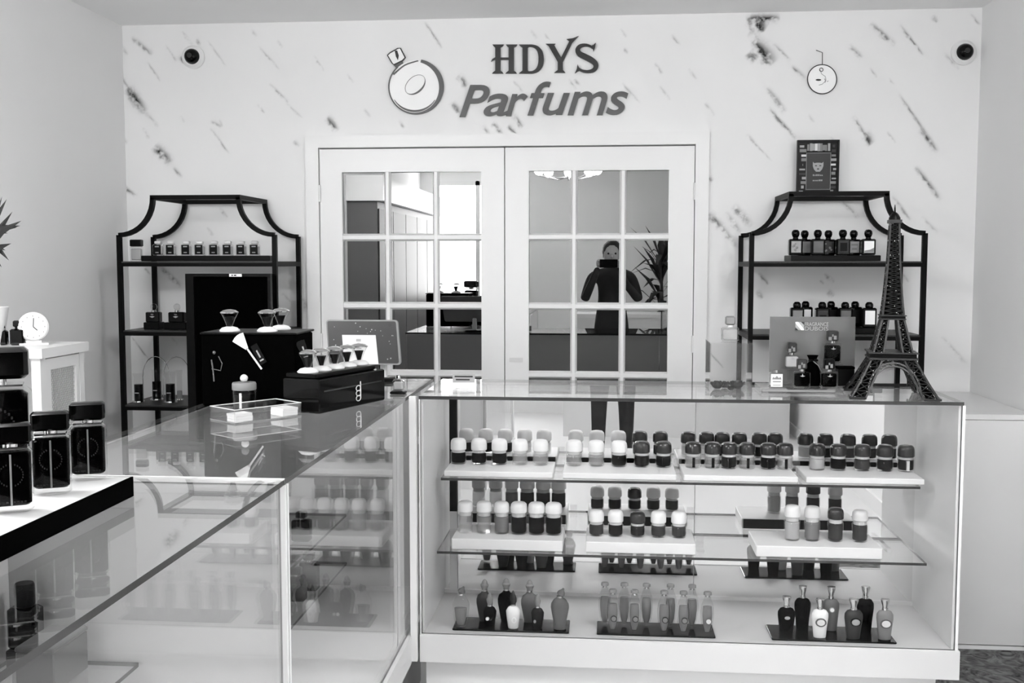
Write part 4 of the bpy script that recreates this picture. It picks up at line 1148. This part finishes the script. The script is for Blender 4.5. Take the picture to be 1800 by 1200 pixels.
tilt = .018
pl = lambda yo: (lambda u, v, w2: (u, yo + w2 + .035 * (v - TZ0) / (TZ1 - TZ0), v))
hd = obj('housing', B().prism(rrect(TX0, TX1, TZ0, TZ1, .010, tilt), pl(-.018), .016), 'mid', t)
obj('screen', B().prism(rrect(TX0 + .005, TX1 - .005, TZ0 + .005, TZ1 - .004, .006, tilt * .9), pl(-.0192), .001), 'screen', hd)
wx0, wx1 = at(601, 600, PYT).x - p.x, at(660, 600, PYT).x - p.x
wz0, wz1 = TZ0 + .002, at(630, 589, PYT).z - ZC
obj('window_panel', B().prism([(wx0 + .012, wz0), (wx1 + .014, wz0), (wx1, wz1), (wx0, wz1)], pl(-.0206), .001), 'ivory', hd)
ic = B()
for k, (du, dz, wd, hh) in enumerate(((.5, .78, .016, .008), (.5, .62, .02, .004), (.52, .52, .018, .004))):
    u0 = wx0 + (wx1 - wx0) * du; z0 = wz0 + (wz1 - wz0) * dz
    ic.prism([(u0 - wd / 2, z0), (u0 + wd / 2, z0), (u0 + wd / 2, z0 + hh), (u0 - wd / 2, z0 + hh)], pl(-.0218), .001)
obj('screen_figure', ic, 'print_grey', hd)
dots = B()
for _ in range(46):
    u0 = rng.uniform(TX0 + .012, TX1 - .012); z0 = rng.uniform(TZ0 + .01, TZ1 - .01)
    if wx0 - .004 < u0 < wx1 + .016 and z0 < wz1 + .003: continue
    s_ = rng.uniform(.0012, .003); dots.prism([(u0 - s_, z0), (u0, z0 - s_), (u0 + s_, z0), (u0, z0 + s_)], pl(-.0200), .0005)
obj('screen_pattern', dots, 'print_grey', hd)
obj('camera_dot', B().prism([(TX1 - .024 + .006 * math.cos(a), TZ1 - .016 + .006 * math.sin(a)) for a in [2 * PI * k / 10 for k in range(10)]], pl(-.0202), .0008), 'dgrey', hd)

# ------------------------------------------------------------------ near counter: tray with big black bottles
TZH = .034
fr, fn = atz(237, 872, ZC), atz(0, 978, ZC)
t = thing('bottle_tray', 'white-topped black-edged tray under the big bottles on the nearest showcase', 'tray', (0, 0, 0))
tx1 = -.803
obj('board', B().box(LX0 - .02, tx1 - .003, .95, fr.y - .003, ZC + .0006, ZC + TZH), 'ivory', t)
obj('edge_band', B().box(tx1 - .0028, tx1, .95, fr.y, ZC + .0006, ZC + TZH + .0005).box(LX0 - .02, tx1 - .003, fr.y - .0028, fr.y, ZC + .0006, ZC + TZH), 'blackmatt', t)
ztp = ZC + TZH + .0004


def big_bottle(px, py, wd, h, label, rotz, y=None):
    p = atz(px, py, ztp) if y is None else Vector((at(px, py, y).x, y, ztp))
    t = thing('perfume_bottle', label, 'bottle', (p.x, p.y, ztp), rotz, 'big black bottles on the near tray')
    bh = h * .72; th = wd * .52; k = (round(wd, 3), round(h, 3))
    obj('body', B().cbox(0, 0, bh / 2, wd, th, bh, wd * .09), 'bottle_glass', t, smooth=True)
    obj('liquid', B().cbox(0, 0, bh * .53, wd * .90, th * .84, bh * .84, wd * .07), 'liq_black', t, smooth=True)
    obj('dip_tube', B().box(-wd * .022, wd * .022, -th * .5 + .0004, -th * .44, bh * .12, bh * .92), 'mid', t)
    obj('shoulder', B().cbox(0, 0, bh + .0015, wd * .8, th * .8, .003, .001), 'chrome', t)
    obj('collar', B().lathe([(wd * .17, bh + .003), (wd * .17, bh + h * .055)], seg=16), 'chrome', t, smooth=True)
    obj('cap', B().cbox(0, 0, h * .775 + h * .1125, wd * .95, th * .95, h * .225, wd * .06), 'blackgloss', t, smooth=True)
    ring = B()
    for i in range(26):
        a = 2 * PI * i / 26
        if .42 < (a / PI) % 1 < .58: continue
        ring.box(wd * .27 * math.cos(a) - wd * .014, wd * .27 * math.cos(a) + wd * .014, -th / 2 - .0006, -th / 2 - .0001, bh * .6 + wd * .27 * math.sin(a) - wd * .02, bh * .6 + wd * .27 * math.sin(a) + wd * .02)
    obj('ring_print', ring, 'faint', t)
    ln = B()
    for i in range(9):
        if i == 4: continue
        ln.box(wd * (-.36 + .08 * i), wd * (-.36 + .08 * i + .05), -th / 2 - .0006, -th / 2 - .0001, bh * .17, bh * .17 + wd * .035)
    obj('line_print', ln, 'faint', t)
    return t


big_bottle(157, 842, .058, .131, 'black flat bottle with block cap, farthest on the near tray', .42)
big_bottle(92, 867, .059, .131, 'black flat bottle with block cap, middle of the front three on the near tray', .45)
big_bottle(22, 899, .060, .131, 'black flat bottle with block cap cut by the picture edge, nearest on tray', .5)
big_bottle(-4, 862, .112, .225, 'oversized black display bottle behind the three smaller ones', .48, 1.64)

# inside the near case
t = thing('cardboard_box', 'plain grey carton standing on the glass shelf inside the nearest showcase', 'box', (-.985, 1.76, .7005), .0)
obj('carton', B().cbox(0, 0, .036, .07, .12, .072, .002), 'grey', t)
obj('lid', B().cbox(0, 0, .0765, .072, .122, .009, .002), 'grey', t)
t = thing('perfume_bottle', 'black bottle with cylindrical cap inside the nearest showcase', 'bottle', (-1.072, 1.825, .7005))
obj('foot', B().cbox(0, 0, .017, .056, .046, .034, .002), 'dgrey', t)
obj('body', B().cbox(0, 0, .073, .054, .04, .078, .005), 'blackgloss', t, smooth=True)
obj('cap', B().lathe([(.015, .112), (.018, .116), (.018, .152), (.016, .156)], seg=16), 'black', t, smooth=True)
# inside the left case
for i, (x, y, z, h) in enumerate([(-.89, 3.06, .4585, .12), (-.90, 2.96, .4585, .10), (-.90, 3.02, .6205, .09), ]):
    t = thing('perfume_bottle', ['black bottle on the lower shelf inside the left showcase', 'shorter black bottle at the front of the lower left showcase shelf', 'black bottle on the upper shelf inside the left showcase', 'black bottle on the deck inside the left showcase'][i], 'bottle', (x, y, z), 0, 'bottles inside the left showcase')
    obj('body', B().cbox(0, 0, h * .36, .055, .035, h * .72, .004), 'blackgloss', t, smooth=True)
    obj('neck', B().lathe([(.009, h * .72), (.009, h * .77)], seg=10), 'chrome', t, smooth=True)
    obj('cap', B().cbox(0, 0, h * .88, .03, .028, h * .22, .003), 'black', t, smooth=True)

# ------------------------------------------------------------------ left mesh cabinet, clock, plant
MX = -1.72
t = thing('mesh_cabinet', 'white metal cabinet with a mesh door, against the plain wall', 'cabinet', (0, 0, 0))
mz, my0, my1 = 1.186, 3.06, 3.33
b = B()
b.box(LEFT_X + .02, MX + .012, my0 - .012, my1 + .01, mz - .03, mz)
obj('top', b, 'white', t)
b = B()
for y in (my0, my1 - .03): b.box(MX - .03, MX - .001, y, y + .03, 0, mz - .0302)
for y in (my0, my1 - .03): b.box(LEFT_X + .03, LEFT_X + .06, y, y + .03, 0, mz - .0302)
obj('post', b, 'white', t)
obj('back', B().box(LEFT_X + .03, LEFT_X + .036, my0 + .03, my1 - .03, .1, mz - .031), 'white', t)
obj('shelf', B().box(LEFT_X + .04, MX - .031, my0 + .003, my1 - .003, .90, .912), 'dgrey', t)
obj('shelf', B().box(LEFT_X + .04, MX - .031, my0 + .003, my1 - .003, .5, .512), 'white', t)
b = B()
dy0, dy1, dz0, dz1 = my0 + .034, my1 - .034, .12, mz - .036
fwid = .028
b.box(MX - .02, MX - .002, dy0 - .003, dy0 + fwid, dz0, dz1).box(MX - .02, MX - .002, dy1 - fwid + .01, dy1 + .003, dz0, dz1).box(MX - .02, MX - .002, dy0 + fwid, dy1 - fwid + .01, dz1 - .035, dz1).box(MX - .02, MX - .002, dy0 + fwid, dy1 - fwid + .01, .80, .83).box(MX - .02, MX - .002, dy0 + fwid, dy1 - fwid + .01, dz0, dz0 + .04)
dr = obj('door', b, 'white', t)
mb = B()
ya, yb_, za_, zb_ = dy0 + fwid, dy1 - fwid + .01, .83, dz1 - .035
st = .010
n = int((yb_ - ya + zb_ - za_) / st)
for s in (1, -1):
    for k in range(-n, n):
        c = k * st
        pts = []
        # line z = za + s*1.3*(y - ya) + c
        for y in (ya, yb_):
            pts.append((y, za_ + s * 1.4 * (y - ya) + c * 1.4 + (0 if s > 0 else 0)))
        (u0, v0), (u1, v1) = pts

        def clip(u0, v0, u1, v1):
            if abs(v1 - v0) < 1e-9: return None
            out = [(u0, v0), (u1, v1)]
            ts = [0.0, 1.0]
            for lim in (za_, zb_):
                tt = (lim - v0) / (v1 - v0)
                if 0 < tt < 1: ts.append(tt)
            ts = sorted(tt for tt in ts if za_ - 1e-6 <= v0 + tt * (v1 - v0) <= zb_ + 1e-6)
            return (ts[0], ts[-1]) if len(ts) >= 2 and ts[-1] - ts[0] > .01 else None
        tt = clip(u0, v0, u1, v1)
        if tt:
            P = [(MX - .011 + .001 * s, u0 + q * (u1 - u0), v0 + q * (v1 - v0)) for q in tt]
            mb.tube(P, .0011, 3)
o = obj('wire_mesh', mb, 'liq_light', dr); o['kind'] = 'stuff'
obj('inner_panel', B().box(LEFT_X + .1, MX - .1, my1 - .02, my1 - .012, .55, mz - .04), 'white', t)
for x, y, h, lab in ((-1.80, 3.22, .05, 'small black bottle on the cabinet shelf behind the mesh, nearer the wall end'), (-1.80, 3.25, .052, 'second small black bottle on the shelf behind the mesh')):
    q = thing('small_bottle', lab, 'bottle', (x, y, .9125), 0, 'bottles behind the mesh')
    obj('body', B().lathe([(.009, 0), (.009, h * .7), (.005, h * .8)], seg=10), 'black', q, smooth=True)
    obj('cap', B().lathe([(.006, h * .8), (.006, h)], seg=10), 'black', q, smooth=True)
cy = 3.2
p = at(59, 579, cy)
t = thing('desk_clock', 'round white desk clock standing on the white mesh cabinet', 'clock', (p.x, cy, mz + .0005), .45)
r = .046
o = obj('case', B().lathe([(r, 0), (r, .02), (r * .9, .024)], (0, 0, 0), 28), 'ivory', t, (0, .012, r + .012), smooth=True); o.rotation_euler = (PI / 2, 0, 0)
o = obj('face', B().lathe([(r * .9, 0), (r * .9, .001)], (0, 0, .0245), 28), 'ivory', t, (0, .012, r + .012)); o.rotation_euler = (PI / 2, 0, 0)
tk = B()
for i in range(12):
    a = 2 * PI * i / 12; tk.box(r * .74 * math.cos(a) - .001, r * .74 * math.cos(a) + .001, -.0145, -.0138, r + .012 + r * .74 * math.sin(a) - .002, r + .012 + r * .74 * math.sin(a) + .002)
obj('hour_mark', tk, 'mid', t)
obj('hand', B().tube([(0, -.015, r + .012), (.002, -.015, r + .012 + r * .6)], .0012, 4), 'grey', t)
obj('hand', B().tube([(0, -.0155, r + .012), (.012, -.0155, r + .012 - r * .25)], .0014, 4), 'grey', t)
obj('foot', B().box(-r * .9, r * .95, -.02, .02, 0, .006).box(-r * .5, r * .5, -.006, .010, .006, .014), 'ivory', t)
for px, h, wd, lab in ((31, .078, .04, 'black square bottle beside the desk clock'), (5, .07, .03, 'black bottle at the picture edge left of the clock')):
    q = thing('perfume_bottle', lab, 'bottle', (at(px, 600, 3.18).x, 3.18, mz + .0005), .3, 'bottles on the mesh cabinet')
    obj('body', B().cbox(0, 0, h * .33, wd, .03, h * .66, .004), 'blackgloss', q, smooth=True)
    obj('neck', B().lathe([(.007, h * .66), (.007, h * .74)], seg=10), 'black', q, smooth=True)
    obj('cap', B().cbox(0, 0, h * .87, wd * .55, .02, h * .26, .003), 'black', q, smooth=True)
# plant
PX, PYY = LEFT_X + .24, 3.17
t = thing('potted_plant', 'spiky dark green potted plant at the edge above the mesh cabinet', 'plant', (PX, PYY, mz + .0005))
obj('pot', B().lathe([(.05, 0), (.07, .12), (.066, .12), (.06, .09)], seg=20), 'white_soft', t, smooth=True)
obj('soil', B().lathe([(.058, .095), (.055, .1)], seg=16), 'dgrey', t)
obj('stem', B().tube([(0, 0, .1), (.01, 0, .25), (.0, 0, .36)], .008, 7), 'leaf', t)
LEAFPX = [(38, 388), (30, 400), (22, 372), (12, 350), (36, 397), (20, 428), (10, 440), (16, 458), (4, 345), (3, 470), (14, 410)]
for i, (px, py) in enumerate(LEAFPX + [(-60, 360), (-80, 400), (-70, 440), (-40, 340), (-55, 470)]):
    tip = at(px, py, PYY - .05 + .01 * i) - Vector((PX, PYY, mz))
    st_ = Vector((0, 0, .27 + .04 * math.sin(i * 2.1)))
    mid_ = (st_ + tip) / 2 + Vector((0, 0, .03))
    wl = .012
    d = (tip - st_).normalized(); sd = d.cross(Vector((0, 1, 0))).normalized() * wl
    b = B().add([st_, mid_ - sd, mid_ + Vector((0, -.004, .002)), mid_ + sd, tip, mid_ + Vector((0, .003, 0))], [(0, 1, 2), (0, 2, 3), (1, 4, 2), (2, 4, 3), (0, 5, 1), (0, 3, 5), (1, 5, 4), (3, 4, 5)])
    obj('leaf', b, 'leaf', t)

# ------------------------------------------------------------------ low white cabinet at the right
ct = at(1745, 728, 4.0).z
t = thing('low_cabinet', 'low plain white cabinet in the corner right of the jar showcase', 'cabinet', (1.275, 4.0, 0))
wl = RIGHT_X - 1.275 - .003
obj('body', B().box(.01, wl - .002, .012, .68, .012, ct - .02), 'white', t)
obj('door', B().box(.012, wl - .003, -.004, .0115, .018, ct - .022), 'white', t)
obj('top', B().box(0, wl, -.006, .69, ct - .0198, ct), 'white', t)
obj('toe_strip', B().box(.0, wl, -.008, .0, 0, .014), 'trim', t)

# ------------------------------------------------------------------ wall sign and wall fittings
SY = WALL_Y - .004


def wp(u, v, w2=0):          # crop pixels of the sign (3.6 per photo pixel) onto the wall, w2 towards the room
    q = at(640 + u / 3.6, 40 + v / 3.6, SY)
    return (q.x, SY - w2, q.z)


sign = thing('wall_sign', 'raised lettering reading HDYS Parfums with a round bottle emblem on marble wall', 'sign', (0, 0, 0))


def ribbon(pts, ws):
    L_, R_ = [], []
    n = len(pts)
    for i, (p, w2) in enumerate(zip(pts, ws)):
        a, c = pts[max(i - 1, 0)], pts[min(i + 1, n - 1)]
        dx, dy = c[0] - a[0], c[1] - a[1]; l_ = math.hypot(dx, dy) or 1
        L_.append((p[0] - dy / l_ * w2 / 2, p[1] + dx / l_ * w2 / 2)); R_.append((p[0] + dy / l_ * w2 / 2, p[1] - dx / l_ * w2 / 2))
    return L_, R_


def add_ribbon(b, pts, ws, d=.010, sm=4):
    if sm > 1:     # Catmull-Rom refine
        P, Wd = [], []
        for i in range(len(pts) - 1):
            p0, p1, p2, p3 = pts[max(i - 1, 0)], pts[i], pts[i + 1], pts[min(i + 2, len(pts) - 1)]
            for k in range(sm):
                t_ = k / sm
                P.append(tuple(.5 * ((2 * p1[j]) + (-p0[j] + p2[j]) * t_ + (2 * p0[j] - 5 * p1[j] + 4 * p2[j] - p3[j]) * t_ ** 2 + (-p0[j] + 3 * p1[j] - 3 * p2[j] + p3[j]) * t_ ** 3) for j in (0, 1)))
                Wd.append(ws[i] + (ws[i + 1] - ws[i]) * t_)
        P.append(pts[-1]); Wd.append(ws[-1]); pts, ws = P, Wd
    L_, R_ = ribbon(pts, ws)
    rs = [[wp(*l_, 0), wp(*r_, 0), wp(*r_, d), wp(*l_, d)] for l_, r_ in zip(L_, R_)]
    b.loft(rs)
    return b


def poly(b, pts, d=.010):
    # fan from convex-ish polygons only
    return b.prism(pts, lambda u, v, w2: wp(u, v, w2), d)


b = B()     # H
for x0 in (831, 916):
    poly(b, [(x0, 158), (x0 + 33, 158), (x0 + 33, 306), (x0, 306)])
    poly(b, [(x0 - 18, 140), (x0 + 55, 140), (x0 + 48, 150), (x0 + 33, 159), (x0, 159), (x0 - 10, 150)])
    poly(b, [(x0, 305), (x0 + 33, 305), (x0 + 46, 314), (x0 + 52, 323), (x0 - 20, 323), (x0 - 12, 314)])
poly(b, [(864, 222), (916, 222), (916, 236), (864, 236)], .0095); poly(b, [(805, 247), (812, 232), (831, 221), (831, 236), (815, 240)], .0095)
obj('letter', b, 'sign_dark', sign)
b = B()     # D
poly(b, [(1003, 158), (1036, 158), (1036, 306), (1003, 306)])
poly(b, [(980, 140), (1045, 140), (1040, 159), (1003, 159), (990, 150)]); poly(b, [(1003, 305), (1040, 305), (1045, 323), (980, 323), (990, 314)])
add_ribbon(b, [(1036, 147), (1070, 149), (1098, 163), (1116, 192), (1121, 231), (1116, 270), (1098, 299), (1070, 314), (1036, 316)], [14, 16, 24, 32, 34, 32, 24, 16, 14], .0096)
obj('letter', b, 'sign_dark', sign)
b = B()     # Y
poly(b, [(1226, 232), (1258, 232), (1258, 302), (1226, 302)])
poly(b, [(1226, 301), (1258, 301), (1268, 310), (1274, 318), (1204, 318), (1214, 310)])
poly(b, [(1150, 135), (1212, 135), (1204, 144), (1258, 240), (1226, 250), (1168, 150)], .0096)
poly(b, [(1300, 118), (1318, 128), (1258, 250), (1240, 236)], .0092); poly(b, [(1282, 106), (1322, 100), (1358, 86), (1340, 106), (1318, 129), (1299, 119)], .0094)
obj('letter', b, 'sign_dark', sign)
b = B()     # S
add_ribbon(b, [(1448, 165), (1430, 150), (1400, 143), (1368, 150), (1352, 172), (1362, 197), (1396, 216), (1432, 234), (1462, 258), (1466, 284), (1448, 304), (1412, 311), (1376, 304), (1352, 284)], [6, 14, 18, 24, 30, 34, 37, 37, 34, 30, 24, 18, 16, 8])
poly(b, [(1466, 128), (1462, 158), (1452, 184), (1446, 160), (1434, 150), (1452, 142)], .0094)
poly(b, [(1352, 264), (1360, 288), (1372, 302), (1352, 310), (1334, 322), (1346, 296)], .0094)
obj('letter', b, 'sign_dark', sign)
# Parfums: built-in face, slanted and thickened, each letter fitted to its place
for ch, (u0, u1, v0, v1), sh in (('P', (605, 795, 395, 598), .32), ('a', (757, 912, 450, 592), .3), ('r', (898, 1036, 450, 592), .3), ('f', (1035, 1182, 374, 588), .3), ('u', (1130, 1302, 446, 586), .3), ('m', (1288, 1540, 436, 586), .3), ('s', (1530, 1672, 436, 584), .3)):
    cu = bpy.data.curves.new('letter', 'FONT'); cu.body = ch; cu.size = 1; cu.extrude = .5; cu.shear = sh; cu.offset = .010; cu.resolution_u = 6
    o = bpy.data.objects.new('letter', cu); me = bpy.data.meshes.new_from_object(o); bpy.data.objects.remove(o); bpy.data.curves.remove(cu)
    xs = [v.co.x for v in me.vertices]; ys = [v.co.y for v in me.vertices]; zs = [v.co.z for v in me.vertices]
    mx, Mx, my_, My = min(xs), max(xs), min(ys), max(ys); mzz, Mz = min(zs), max(zs)
    for v in me.vertices:
        fu, fv, fz = (v.co.x - mx) / (Mx - mx), (v.co.y - my_) / (My - my_), (v.co.z - mzz) / (Mz - mzz)
        v.co = wp(u0 + fu * (u1 - u0), v1 + fv * (v0 - v1), .010 * fz)
    me.materials.clear(); me.materials.append(M['sign_grey'])
    for p in me.polygons: p.material_index = 0
    obj('letter', me, parent=sign)
# bottle emblem
def ring_pts(cx, cy, rx, ry, rot=0, a0=0, a1=2 * PI, n=40):
    out = []
    for i in range(n + 1):
        a = a0 + (a1 - a0) * i / n
        x, y = rx * math.cos(a), ry * math.sin(a)
        out.append((cx + x * math.cos(rot) - y * math.sin(rot), cy + x * math.sin(rot) + y * math.cos(rot)))
    return out


em = obj('emblem_disc', B().prism(ring_pts(325, 408, 166, 168)[:-1], lambda u, v, w2: wp(u, v, w2), .006), 'print_white', sign)
b = B()
pts = ring_pts(325, 408, 166, 168, 0, -1.35, 4.0, 60)
add_ribbon(b, pts, [8 + 22 * math.exp(-((i - 12) / 14) ** 2) for i in range(61)], .010, 1)
obj('emblem_outline', b, 'grey', em)
b = add_ribbon(B(), ring_pts(322, 412, 150, 148, 0, .55, 2.6, 30), [3 + 10 * math.sin(PI * i / 30) for i in range(31)], .0085, 1)
obj('emblem_outline', b, 'grey', em)
b = add_ribbon(B(), ring_pts(325, 393, 74, 48, -.75), [2 + 9 * max(0, math.sin((i / 40) * 2 * PI - .1)) ** 2 * (1 if i < 20 else 0) for i in range(41)], .009, 1)
obj('emblem_oval', b, 'grey', em)
b = add_ribbon(B(), [(188, 330), (200, 318), (260, 270), (330, 246), (345, 244)], [10, 10, 8, 7, 6], .009)
obj('emblem_shoulder', b, 'grey', em)
cap = [(150, 208), (166, 193), (215, 165), (232, 164), (262, 222), (240, 245), (192, 262), (180, 258)]
cp = obj('emblem_cap', B().prism(cap, lambda u, v, w2: wp(u, v, w2), .008), 'print_white', sign)
add_ribbon(b := B(), [(150, 208), (166, 193), (215, 165), (232, 164), (262, 222), (240, 245), (192, 268), (180, 258), (150, 208)], [6] * 9, .010, 1)
obj('emblem_outline', b, 'dgrey', cp)
obj('emblem_band', B().prism([(196, 178), (212, 178), (222, 210), (216, 240), (204, 216)], lambda u, v, w2: wp(u, v, w2), .0095), 'dgrey', cp)
obj('emblem_neck', B().prism([(186, 266), (238, 240), (250, 256), (206, 290)], lambda u, v, w2: wp(u, v, w2), .0085), 'grey', sign)


# small round bottle ornament (crop 1300,0 at 3.6)
def wq(u, v, w2=0):
    q = at(1300 + u / 3.6, v / 3.6, SY); return (q.x, SY - w2, q.z)


orn = thing('wall_ornament', 'small round white bottle ornament with a thin spout, above the picture frame', 'wall ornament', (0, 0, 0))
obj('disc', B().prism(ring_pts(520, 503, 90, 90)[:-1], lambda u, v, w2: wq(u, v, w2), .006), 'print_white', orn)


def line(pts, r, m, nm, y=.008):
    obj(nm, B().tube([wq(u, v, y) for u, v in pts], r, 5), m, orn)


line(ring_pts(520, 503, 92, 92), .0022, 'dgrey', 'rim')
line([(522, 412), (522, 335), (482, 320)], .0016, 'dgrey', 'spout')
line(ring_pts(515, 443, 11, 11, n=14), .0016, 'dgrey', 'loop')
line([(505, 440), (517, 470), (540, 485), (545, 510), (520, 535), (500, 540)], .0009, 'mid', 'curl')
obj('mark', B().prism(ring_pts(497, 507, 18, 6, n=14)[:-1], lambda u, v, w2: wq(u, v, .0062 + w2), .001), 'dgrey', orn)
line([(535, 500), (542, 515), (538, 525)], .0009, 'dgrey', 'mark'); line([(550, 518), (560, 514)], .0009, 'dgrey', 'mark')


def dome_camera(px, py, label):
    q = at(px, py, WALL_Y)
    t = thing('security_camera', label, 'camera', (q.x, WALL_Y - .0005, q.z), 0, 'wall dome cameras')
    o = obj('mount_ring', B().lathe([(.052, 0), (.052, .012), (.042, .022), (.036, .022)], seg=28), 'trim', t, smooth=True); o.rotation_euler = (PI / 2, 0, 0)
    o = obj('dome', B().lathe([(.035, .018), (.034, .03), (.028, .044), (.017, .054), (.002, .057)], seg=24), 'blackgloss', t, smooth=True); o.rotation_euler = (PI / 2, 0, 0)
    o2 = obj('lens', B().lathe([(.011, 0), (.011, .002)], (0, 0, .0565), 14), 'dgrey', t); o2.rotation_euler = (PI / 2, 0, 0)


dome_camera(341, 101, 'black dome camera on the marble wall above the tester shelf unit')
dome_camera(1693, 93, 'black dome camera on the marble wall near the low cabinet corner')

# ------------------------------------------------------------------ behind the camera: what the door panes and mirrors show
t = thing('wall_cabinet', 'tall dark wall cabinet on the plain wall behind the camera', 'cabinet', (LEFT_X + .002, -2.4, 0))
obj('body', B().box(0, .26, 0, 3.0, 0, 1.96), 'grey', t)
for k in range(5): obj('door', B().box(.2605, .275, .01 + k * .6, .59 + k * .6, .1, 1.9), 'dgrey', t)
obj('cornice', B().box(0, .32, -.04, 3.04, 1.965, 2.18), 'white', t)
t = thing('counter_island', 'white counter behind the camera reflected in the mirrors', 'counter', (-.35, -2.2, 0))
obj('body', B().box(0, 1.85, 0, .5, 0, .86), 'white', t)
obj('top', B().box(-.02, 1.87, -.02, .52, .861, .9), 'trim', t)


t = thing('floor_plant', 'tall bushy potted plant by the street-side wall, reflected in the door panes', 'plant', (.62, -2.62, 0))
obj('pot', B().lathe([(.13, 0), (.17, .36), (.16, .36), (.15, .32)], seg=20), 'white_soft', t, smooth=True)
obj('stem', B().tube([(0, 0, .3), (.02, .0, .9), (-.01, .02, 1.5)], .018, 7), 'leaf', t)
for i in range(44):
    a = i * 2.4; z0 = .9 + .65 * ((i * 7) % 44) / 44; L_ = .30 + .12 * math.sin(i * 1.7)
    tip = Vector((L_ * math.cos(a), L_ * math.sin(a) * .7, z0 + .32 * math.sin(i * .9) + .14)); st_ = Vector((0, 0, z0)); mid_ = (st_ + tip) / 2 + Vector((0, 0, .06))
    sd = (tip - st_).normalized().cross(Vector((0, 0, 1))).normalized() * .045
    obj('leaf', B().add([st_, mid_ - sd, mid_ + Vector((0, 0, .01)), mid_ + sd, tip], [(0, 1, 2), (0, 2, 3), (1, 4, 2), (2, 4, 3)]), 'leaf', t)
# photographer standing behind the lens
def skin_body(name, pts, edges, mats, parent, lev=2):
    me = bpy.data.meshes.new(name); me.from_pydata([p[:3] for p in pts], edges, [])
    o = bpy.data.objects.new(name, me); COL.objects.link(o)
    sk = o.modifiers.new('skin', 'SKIN')
    o.modifiers.new('sub', 'SUBSURF').levels = lev
    for v, p in zip(me.skin_vertices[0].data, pts): v.radius = (p[3], p[4] if len(p) > 4 else p[3])
    me.skin_vertices[0].data[0].use_root = True
    dg = bpy.context.evaluated_depsgraph_get(); dg.update()
    m2 = bpy.data.meshes.new_from_object(o.evaluated_get(dg))
    bpy.data.objects.remove(o); bpy.data.meshes.remove(me)
    m2.materials.clear(); m2.materials.append(M[mats])
    m2.polygons.foreach_set('use_smooth', [True] * len(m2.polygons))
    q = bpy.data.objects.new(name, m2); COL.objects.link(q); q.parent = parent
    return q


pr = thing('person', 'photographer in dark clothes holding up a phone', 'person', (.05, -.34, 0))
body = [(0, 0, .88, .15, .11), (0, 0, 1.05, .135, .10), (0, 0, 1.22, .165, .11), (0, 0, 1.33, .15, .09), (0, .01, 1.39, .055, .055), (0, .02, 1.45, .055, .055),
        (.18, 0, 1.31, .06, .06), (.25, .05, 1.10, .046, .046), (.12, .24, 1.26, .036, .036), (.062, .262, 1.40, .03, .03),
        (-.18, 0, 1.31, .06, .06), (-.25, .05, 1.10, .046, .046), (-.18, .22, 1.26, .036, .036), (-.122, .262, 1.40, .03, .03),
        (.085, 0, .80, .095, .095), (.095, 0, .47, .062, .062), (.1, 0, .09, .045, .045), (.1, .1, .04, .045, .04),
        (-.085, 0, .80, .095, .095), (-.095, 0, .47, .062, .062), (-.1, 0, .09, .045, .045), (-.1, .1, .04, .045, .04)]
skin_body('body', body, [(0, 1), (1, 2), (2, 3), (3, 4), (4, 5), (3, 6), (6, 7), (7, 8), (8, 9), (3, 10), (10, 11), (11, 12), (12, 13), (0, 14), (14, 15), (15, 16), (16, 17), (0, 18), (18, 19), (19, 20), (20, 21)], 'cloth', pr)
hd_ = obj('head', B().sphere((0, .03, 1.515), .098, 16, 12, sz=1.12, sx=.8, sy=.95), 'skin', pr, smooth=True)
obj('nose', B().sphere((0, .125, 1.50), .016, 8, 6, sz=1.3), 'skin', hd_, smooth=True)
obj('eye', B().sphere((-.032, .112, 1.525), .010, 8, 6).sphere((.032, .112, 1.525), .010, 8, 6), 'black', hd_, smooth=True)
obj('mouth', B().sphere((0, .112, 1.462), .02, 8, 5, sz=.3, sy=.5), 'mid', hd_, smooth=True)
obj('ear', B().sphere((-.08, .025, 1.51), .018, 8, 6, sz=1.5, sx=.4).sphere((.08, .025, 1.51), .018, 8, 6, sz=1.5, sx=.4), 'skin', hd_, smooth=True)
obj('hair', B().sphere((0, .0, 1.545), .108, 16, 10, sz=1.0, sx=.86, sy=.95).sphere((0, -.05, 1.45), .085, 12, 8, sz=1.5), 'hair', pr, smooth=True)
for s, hx in ((1, .062), (-1, -.122)):
    q = obj('hand', B().sphere((hx, .270, 1.435), .03, 10, 8, sz=1.3, sx=.7), 'skin', pr, smooth=True)
    for k in range(4):
        z = 1.455 - k * .017
        skl = .05 - abs(k - 1.2) * .005
        obj('finger', B().tube([(hx, .278, z), (hx + s * -.0, .296, z), (hx - s * skl * .35, .302, z), (hx - s * skl * .7, .300, z - .002)], .0078, 8, taper=[1, 1, .9, .7]), 'skin', q, smooth=True)
    obj('thumb', B().tube([(hx, .270, 1.41), (hx - s * .012, .288, 1.43), (hx - s * .03, .297, 1.447)], .009, 8, taper=[1, .95, .75]), 'skin', q, smooth=True)
ph = thing('phone', 'black phone held up at eye level by the photographer', 'phone', (.0, -.022, 1.45))
obj('body', B().cbox(.02, 0, -.015, .16, .009, .075, .003), 'black', ph)
obj('screen', B().box(-.055, .095, -.0058, -.0046, -.048, .018), 'dgrey', ph)
print('built', len(bpy.data.objects))
